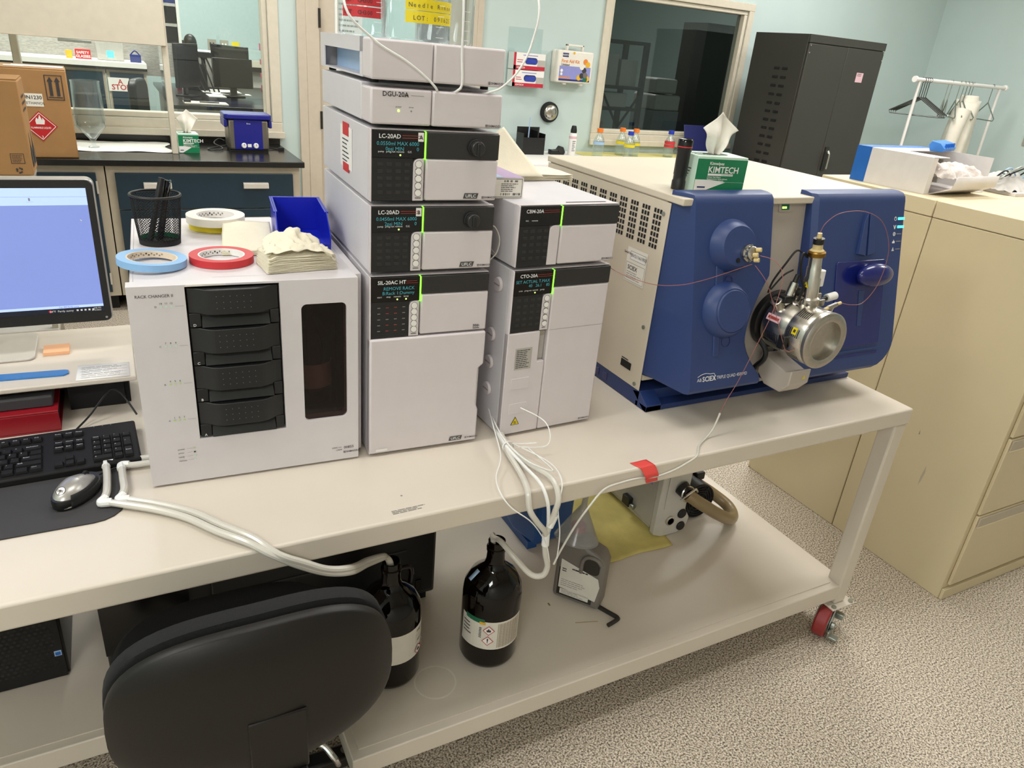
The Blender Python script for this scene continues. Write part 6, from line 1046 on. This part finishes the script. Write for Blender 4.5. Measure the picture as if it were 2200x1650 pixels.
mb = MB(); wrap(mb, .0777, 178, 316, .075, .165, 'bottle_label', 20); wrap(mb, .0778, 190, 232, .158, .172, 'mark_green', 6); wrap(mb, .0779, 222, 234, .155, .163, 'mark_yellow', 3); wrap(mb, .0778, 258, 312, .08, .16, 'cab_frame', 8)
for k in range(14): wrap(mb, .0781, 261, 309-12*R_.random(), .083+.0054*k, .0843+.0054*k, 'grey_print', 4)
for k in range(4): wrap(mb, .0781, 184, 200+5*R_.random(), .11+.011*k, .1135+.011*k, 'ink', 3)
pict(mb, .0781, 241, .139, 0); pict(mb, .0781, 240, .105, 1)
for k in range(7): wrap(mb, .0781, 222, 227, .112+.005*k, .1145+.005*k, 'ink', 2)
add(b, 'label', mb, ang=80); add(b, 'tape_tab', MB().rect(-.006, .006, -.016, .016, 'lightblue', onlab(.06, 185, .285*.97) @ Matrix.Rotation(rad(-50), 4, 'X')), solid=.0006)
b = amber('large amber glass bottle with finger ring, partly hidden behind the chair back', .19, .112, 0, .35)
mb = MB(); wrap(mb, .0777, 240, 352, .09, .18, 'bottle_label')
for k, s in enumerate(('methyl', 'waste')): 
    for i, ch in enumerate(s): mb.text(ch, 0, 0, .01, 'ink', onlab(.0781, 312+i*5.2, .163-.03*k), 'C', o=.0006)
for k in range(3): wrap(mb, .0781, 305, 348, .152-.02*k, .1526-.02*k, 'grey_print', 4)
pict(mb, .0781, 312, .106, 0); pict(mb, .0781, 332, .106, 1); add(b, 'label', mb, ang=80)
add(b, 'finger_ring', MB().tube([(.022, 0, .318), (.045, 0, .318), (.052, 0, .3), (.05, 0, .272)], .006, 'amber', 10), ang=60)
# jug with red cap and funnel
t = thing('oil_jug', 'grey plastic oil jug with red cap and white label on the lower shelf', 'jug', (.80, .16, S_+.0005), rad(-52))
add(t, 'body', MB().prism([(-.065, 0), (.065, 0), (.072, .01), (.072, .17), (.055, .2), (.0, .215), (-.05, .2), (-.072, .165), (-.072, .01)], 'y', -.032, .032, 'jug_grey'), bev=.01, segs=3) if False else None
jb = MB()
prof = [(-.072, .004), (.072, .004), (.074, .02), (.074, .165), (.06, .19), (.03, .2), (-.005, .225), (-.05, .225), (-.074, .19), (-.074, .02)]
ring = [(.052, .12), (.052, .165), (.042, .178), (.02, .178), (.012, .165), (.022, .12)]
jb.prism(prof, 'y', -.034, .034, 'jug_grey'); add(t, 'body', jb, bev=.011, segs=3)
add(t, 'grip_recess', MB().prism([(x, z) for x, z in rrect(.008, .06, .125, .178, .016)], 'y', -.0352, -.0335, 'jug_dark').tube([(.006, -.036, .122), (.008, -.038, .165), (.022, -.038, .184), (.05, -.038, .184), (.066, -.036, .165)], .006, 'jug_grey', 10), bev=.002)
add(t, 'neck', MB().cyl((-.03, 0, .225), (-.03, 0, .236), .018, m='jug_grey')); add(t, 'cap', MB().lathe([(.021, .2362), (.022, .239), (.022, .256), (.018, .261), (0, .262)], 'cap_red', Matrix.Translation((-.03, 0, 0)), 24))
mb = MB(); M = at(0, -.0348, 0, FRONT); mb.rect(-.06, .05, .018, .118, 'jug_dark', M, .0002).flat([(-.056, .045), (.06, .035), (.068, .09), (.06, .118), (-.056, .148)], 'bottle_label', M @ Matrix.Translation((0, 0, .0006))).rect(-.05, .04, .024, .042, 'bottle_label', M, .0006)
mb.lines(-.045, .035, .026, .04, 3, 'grey_print', M, .3, .001).lines(-.05, .03, .052, .08, 4, 'grey_print', M, .25, .0012).lines(-.02, .03, .12, .128, 1, 'ink', M, .6, .0012).lines(-.05, -.035, .105, .12, 2, 'ink', M, .5, .0012); add(t, 'label', mb)
t = thing('funnel', 'translucent plastic funnel upturned over the cap of the oil jug', 'funnel', (.785, .185, S_+.262)); Q = Matrix.Rotation(rad(10), 4, 'Y') @ Matrix.Rotation(rad(-6), 4, 'X')
add(t, 'cone', MB().lathe([(.066, -.05), (.0645, -.046), (.02, .035), (.009, .055), (.0065, .13), (.005, .13), (.0075, .055), (.018, .035), (.062, -.046)], 'funnel_pp', Q, 36), ang=60)
one('hex_key', 'large black hex key lying on the lower shelf beside the oil jug', 'hex key', MB().tube([(.80, .165, S_+.0075), (.845, .065, S_+.0075), (.858, .036, S_+.0075), (.85, .028, S_+.0075), (.815, .02, S_+.0075)], .0068, 'hex_black', 6, 3), ang=20)
one('absorbent_mat', 'stained yellow absorbent mat on the lower shelf under the vacuum pump', 'mat', MB().grid(lambda u, v: (.945+.30*u+.08*v, .262+.43*v-.004*math.sin(9*u), S_+.0025+.002*noise.noise(V((u*4, v*4, 0)))), 20, 24, 'mat_yellow'), solid=.0016, loc=(1.1, .45, S_))
t = thing('vacuum_pump', 'grey vacuum pump with black fan motor on the yellow mat under the bench', 'pump', (1.25, .55, S_))
pf = [(1.165, S_+.02), (1.20, S_+.004), (1.27, S_+.004), (1.31, S_+.03), (1.315, S_+.06), (1.29, S_+.1), (1.285, S_+.32), (1.165, S_+.32)]
add(t, 'housing', MB().box(1.17, 1.285, .37, .75, S_+.035, S_+.32, 'pump_grey').box(1.19, 1.27, .4, .72, S_+.0055, S_+.0345, 'pump_plate'), w=True, bev=.006)
fpz = add(t, 'end_plate', MB().prism(pf, 'y', .345, .3695, 'pump_plate'), w=True, bev=.004)
add(fpz, 'port_plug', MB().cyl((1.275, .3448, S_+.085), (1.275, .338, S_+.085), .019, .017, 'black_plastic', 24), w=True, bev=.002); add(fpz, 'port_plug', MB().cyl((1.28, .3448, S_+.033), (1.28, .338, S_+.033), .018, .016, 'black_plastic', 24), w=True, bev=.002); add(fpz, 'sight_glass', MB().lathe([(.018, 0), (.018, .006), (.013, .008), (.013, .003), (0, .003)], 'steel', Matrix.Translation((1.225, .3448, S_+.068)) @ FRONT, 24).lathe([(.0128, .004), (0, .004)], 'oil', Matrix.Translation((1.225, .3448, S_+.068)) @ FRONT, 20), w=True)
add(fpz, 'plate_cover', MB().box(1.19, 1.283, .341, .3448, S_+.12, S_+.31, 'pump_plate'), w=True, bev=.002); add(fpz, 'hose_flange', MB().cyl((1.245, .3408, S_+.2), (1.25, .31, S_+.19), .027, .024, 'black_plastic', 24).lathe([(.026, -.003), (.029, 0), (.026, .003)], 'steel', Matrix.Translation((1.25, .31, S_+.19)) @ Matrix.Rotation(rad(80), 4, 'X'), 24).tube([(1.222, .31, S_+.175), (1.232, .295, S_+.2), (1.262, .295, S_+.215), (1.278, .3, S_+.2)], .004, 'chrome', 6), w=True)
add(t, 'hose', MB().tube([(1.25, .308, S_+.188), (1.275, .285, S_+.17), (1.32, .275, S_+.14), (1.37, .275, S_+.105), (1.45, .29, S_+.055), (1.51, .33, S_+.03), (1.53, .38, S_+.035), (1.50, .43, S_+.06), (1.44, .46, S_+.1)], .0215, 'hose_tan', 14, 8), w=True, label='ribbed tan hose')
add(t, 'motor', MB().cyl((1.395, .395, S_+.075), (1.395, .66, S_+.075), .068, .068, 'black_plastic', 36).box(1.285, 1.34, .42, .64, S_+.03, S_+.16, 'black_plastic').box(1.42, 1.46, .45, .55, S_+.12, S_+.15, 'black_plastic'), w=True, bev=.004)
fg = MB()
for r_ in (.014, .024, .034, .044, .054, .064): fg.lathe([(r_-.0025, 0), (r_-.0025, .004), (r_+.0025, .004), (r_+.0025, 0), (r_-.0025, 0)], 'black_rubber', Matrix.Translation((1.395, .3945, S_+.075)) @ FRONT, 36)
for k in range(6): fg.box(.01, .064, -.002, .002, 0, .003, 'black_rubber', Matrix.Translation((1.395, .3945, S_+.075)) @ FRONT @ Matrix.Rotation(k*PI/3, 4, 'Z'))
add(t, 'fan_grille', fg, w=True); add(t, 'drain_valve', MB().box(1.15, 1.169, .48, .52, S_+.05, S_+.085, 'steel_dark').cyl((1.16, .46, S_+.06), (1.16, .479, S_+.06), .009, m='zinc'), w=True, bev=.002); add(t, 'side_sticker', MB().box(1.1688, 1.1698, .4, .46, S_+.19, S_+.25, 'kit_violet'), w=True)
t.location = (t.location.x+.03, t.location.y-.035, t.location.z)
t = thing('backing_pump', 'blue pump casting with brass fitting behind the waste tubes on the lower shelf', 'pump', (.86, .55, S_))
add(t, 'casing', MB().prism([(.775, .39), (.85, .40), (.93, .42), (.95, .60), (.93, .74), (.80, .74), (.765, .6), (.75, .5)], 'z', S_+.03, S_+.2, 'pump_blue').box(.79, .92, .44, .70, S_+.2005, S_+.3, 'pump_blue'), w=True, bev=.012, segs=3); add(t, 'foot', MB().box(.765, .80, .42, .7, S_+.0005, S_+.0295, 'pump_blue'), w=True); add(t, 'foot', MB().box(.9, .935, .45, .7, S_+.0005, S_+.0295, 'pump_blue'), w=True); add(t, 'coupling', MB().cyl((.90, .43, S_+.26), (.975, .42, S_+.255), .026, m='black_plastic', n=14).cyl((.975, .42, S_+.255), (.995, .418, S_+.254), .014, m='bronze', n=10), w=True, bev=.002); add(t, 'brass_tube', MB().tube([(.99, .418, S_+.254), (1.0, .42, S_+.29), (.998, .425, S_+.35)], .005, 'brass', 8), w=True); add(t, 'brass_tube', MB().tube([(.985, .415, S_+.24), (.987, .42, S_+.2), (.982, .43, S_+.17)], .005, 'brass', 8), w=True)
# printer and computer on the shelf
t = thing('floor_printer', 'large black office printer on the lower shelf behind the chair', 'printer', (-.02, .5, S_+.0005))
add(t, 'body', MB().box(-.44, .395, .315, .72, S_+.03, .735, 'black_plastic'), w=True, bev=.008); add(t, 'front_door', MB().box(-.2, .385, .303, .3145, S_+.05, .60, 'black_plastic').box(-.2, .385, .306, .3145, .605, .70, 'black_gloss'), w=True, bev=.006); add(t, 'tray', MB().box(.33, .345, .299, .3028, .26, .29, 'black_gloss').box(-.15, .3, .300, .3028, .40, .404, 'pad_grey'), w=True); add(t, 'base', MB().box(-.42, .375, .33, .7, S_+.0005, S_+.0295, 'black_matte'), w=True)
add(t, 'control_panel', MB().box(-.44, -.25, .30, .3145, .30, .70, 'black_gloss').text('SELECT', -.41, .56, .011, 'grey_print', at(0, .2995, 0, FRONT)).text('RETRY', -.41, .537, .011, 'grey_print', at(0, .2995, 0, FRONT), bold=True).text('ERROR', -.335, .56, .011, 'grey_print', at(0, .2995, 0, FRONT)).text('READY', -.335, .537, .011, 'grey_print', at(0, .2995, 0, FRONT), bold=True), w=True, bev=.002)
one('paper_stack', 'white paper tray edge showing between the printer and the bench apron', 'paper', MB().box(-.305, -.12, .2, .297, .655, .664, 'paper_white').box(-.305, -.30, .2, .297, .62, .655, 'frame_cream').box(-.305, -.12, .29, .297, .56, .655, 'frame_cream'))
t = thing('desktop_computer', 'black desktop computer tower with a honeycomb grille and blue sticker on the lower shelf', 'computer', (-.62, .55, S_+.0005))
add(t, 'case', MB().box(-.72, -.53, .40, .78, S_+.0005, .58, 'black_plastic'), w=True, bev=.004); mb = MB().box(-.715, -.535, .389, .3995, S_+.004, .577, 'black_matte')
for r_ in range(30):
    for c_ in range(13): mb.flat(circ(-.705+.0125*c_+.006*(r_ % 2), S_+.04+.0112*r_, .0042, 6), 'black_gloss', at(0, .3886, 0, FRONT))
gr = add(t, 'front_grille', mb, w=True); add(gr, 'sticker', MB().rect(-.553, -.538, .262, .278, 'lightblue', at(0, .3882, 0, FRONT)).rect(-.551, -.54, .264, .274, 'box_blue', at(0, .388, 0, FRONT)), w=True)
# ================================================================= office chair
t = thing('office_chair', 'black office chair pushed under the bench, its back to the camera', 'chair', (-.17, -.03, 0))
CX, CZ, CA, CB = -.178, .72, .219, .15
def pad_pt(a, r, y0, bow, edge, sc=1, dz=0):
    c, s = math.cos(a), math.sin(a); e = 2/2.7; x = CA*sc*math.copysign(abs(c)**e, c)*(1-.05*s); z = CB*sc*math.copysign(abs(s)**e, s)
    return (CX+x*r, y0+bow*(x*r/CA)**2+edge*r**7, CZ+dz+z*r)
def closed_pad(yb, yf_, bow, eb, ef, m, sc=1, dz=0, n=56):
    mb = MB(); rings = []
    for r in (.02, .3, .55, .75, .87, .94, .98, 1.0): rings.append((r, yb, eb))
    for r in (1.0, .97, .9, .8, .6, .3, .02): rings.append((r, yf_, ef))
    vs = [pad_pt(2*PI*i/n, r, y, bow, e, sc, dz) for r, y, e in rings for i in range(n)]; fs = []
    for j in range(len(rings)-1):
        for i in range(n): fs.append((j*n+i, j*n+(i+1) % n, (j+1)*n+(i+1) % n, (j+1)*n+i))
    fs += [tuple(range(n)), tuple((len(rings)-1)*n+i for i in reversed(range(n)))]; return mb.add(vs, fs, m)
add(t, 'back_shell', closed_pad(-.375, -.335, .03, .022, -.004, 'chair_shell'), w=True, ang=75); add(t, 'backrest', closed_pad(-.334, -.285, .03, .004, -.018, 'seat_fabric', 1.0, .006), w=True, ang=75)
add(t, 'back_bracket', MB().box(-.207, -.117, -.3775, -.372, .575, .705, 'chair_shell').box(-.205, -.12, -.386, -.33, .45, .575, 'black_plastic').box(-.21, -.13, -.386, -.05, .425, .449, 'black_plastic'), w=True, bev=.006)
def seat(u, v):
    a = 2*PI*u; c, s = math.cos(a), math.sin(a); e = 2/3.2; r = min(1, v*2) if v <= .5 else 1; return None
mb = MB(); n = 48; rings = [(.05, .455), (.8, .455), (.96, .462), (1, .48), (.99, .5), (.93, .514), (.8, .52), (.5, .516), (.05, .514)]
vs = [(-.182+.235*math.copysign(abs(math.cos(2*PI*i/n))**.62, math.cos(2*PI*i/n))*r, -.035+.225*math.copysign(abs(math.sin(2*PI*i/n))**.62, math.sin(2*PI*i/n))*r, z) for r, z in rings for i in range(n)]
fs = [(j*n+i, j*n+(i+1) % n, (j+1)*n+(i+1) % n, (j+1)*n+i) for j in range(len(rings)-1) for i in range(n)]+[tuple(range(n)), tuple((len(rings)-1)*n+i for i in range(n))]
add(t, 'seat', mb.add(vs, fs, 'seat_fabric'), w=True, ang=75); add(t, 'gas_lift', MB().cyl((-.182, -.035, .1), (-.182, -.035, .3), .028, .028, 'black_plastic').cyl((-.182, -.035, .3), (-.182, -.035, .424), .014, m='chrome'), w=True)
for k in range(5):
    a = rad(8+72*k); dx, dy = math.cos(a), math.sin(a); cx_, cy_ = -.182, -.035; R0 = Matrix.Translation((cx_, cy_, 0)) @ Matrix.Rotation(a, 4, 'Z')
    lg = add(t, 'leg', MB().prism([(.02, .075), (.27, .06), (.285, .07), (.28, .085), (.1, .125), (.02, .13)], 'y', -.022, .022, 'black_plastic', R0), w=True, bev=.006); add(lg, 'caster', MB().cyl((.262, -.024, .026), (.262, -.006, .026), .026, m='black_rubber', M=R0).cyl((.262, .006, .026), (.262, .024, .026), .026, m='black_rubber', M=R0).box(.245, .28, -.0055, .0055, .03, .062, 'black_plastic', R0), w=True, bev=.002)
    if k == 0: add(lg, 'chrome_bow', MB().tube([(-.07, -.012, .115), (-.042, -.004, .16), (-.015, -.018, .156), (.003, -.044, .138), (.014, -.045, .11), (.012, -.02, .092)], .0075, 'chrome', 10, 6), w=True); add(lg, 'bolt', MB().cyl((.225, .0, .09), (.225, .0, .1), .011, m='zinc', n=12, M=R0), w=True)
add(t, 'lever', MB().tube([(-.15, -.03, .44), (0, -.03, .435), (.06, -.03, .42)], .006, 'black_plastic', 8), w=True)
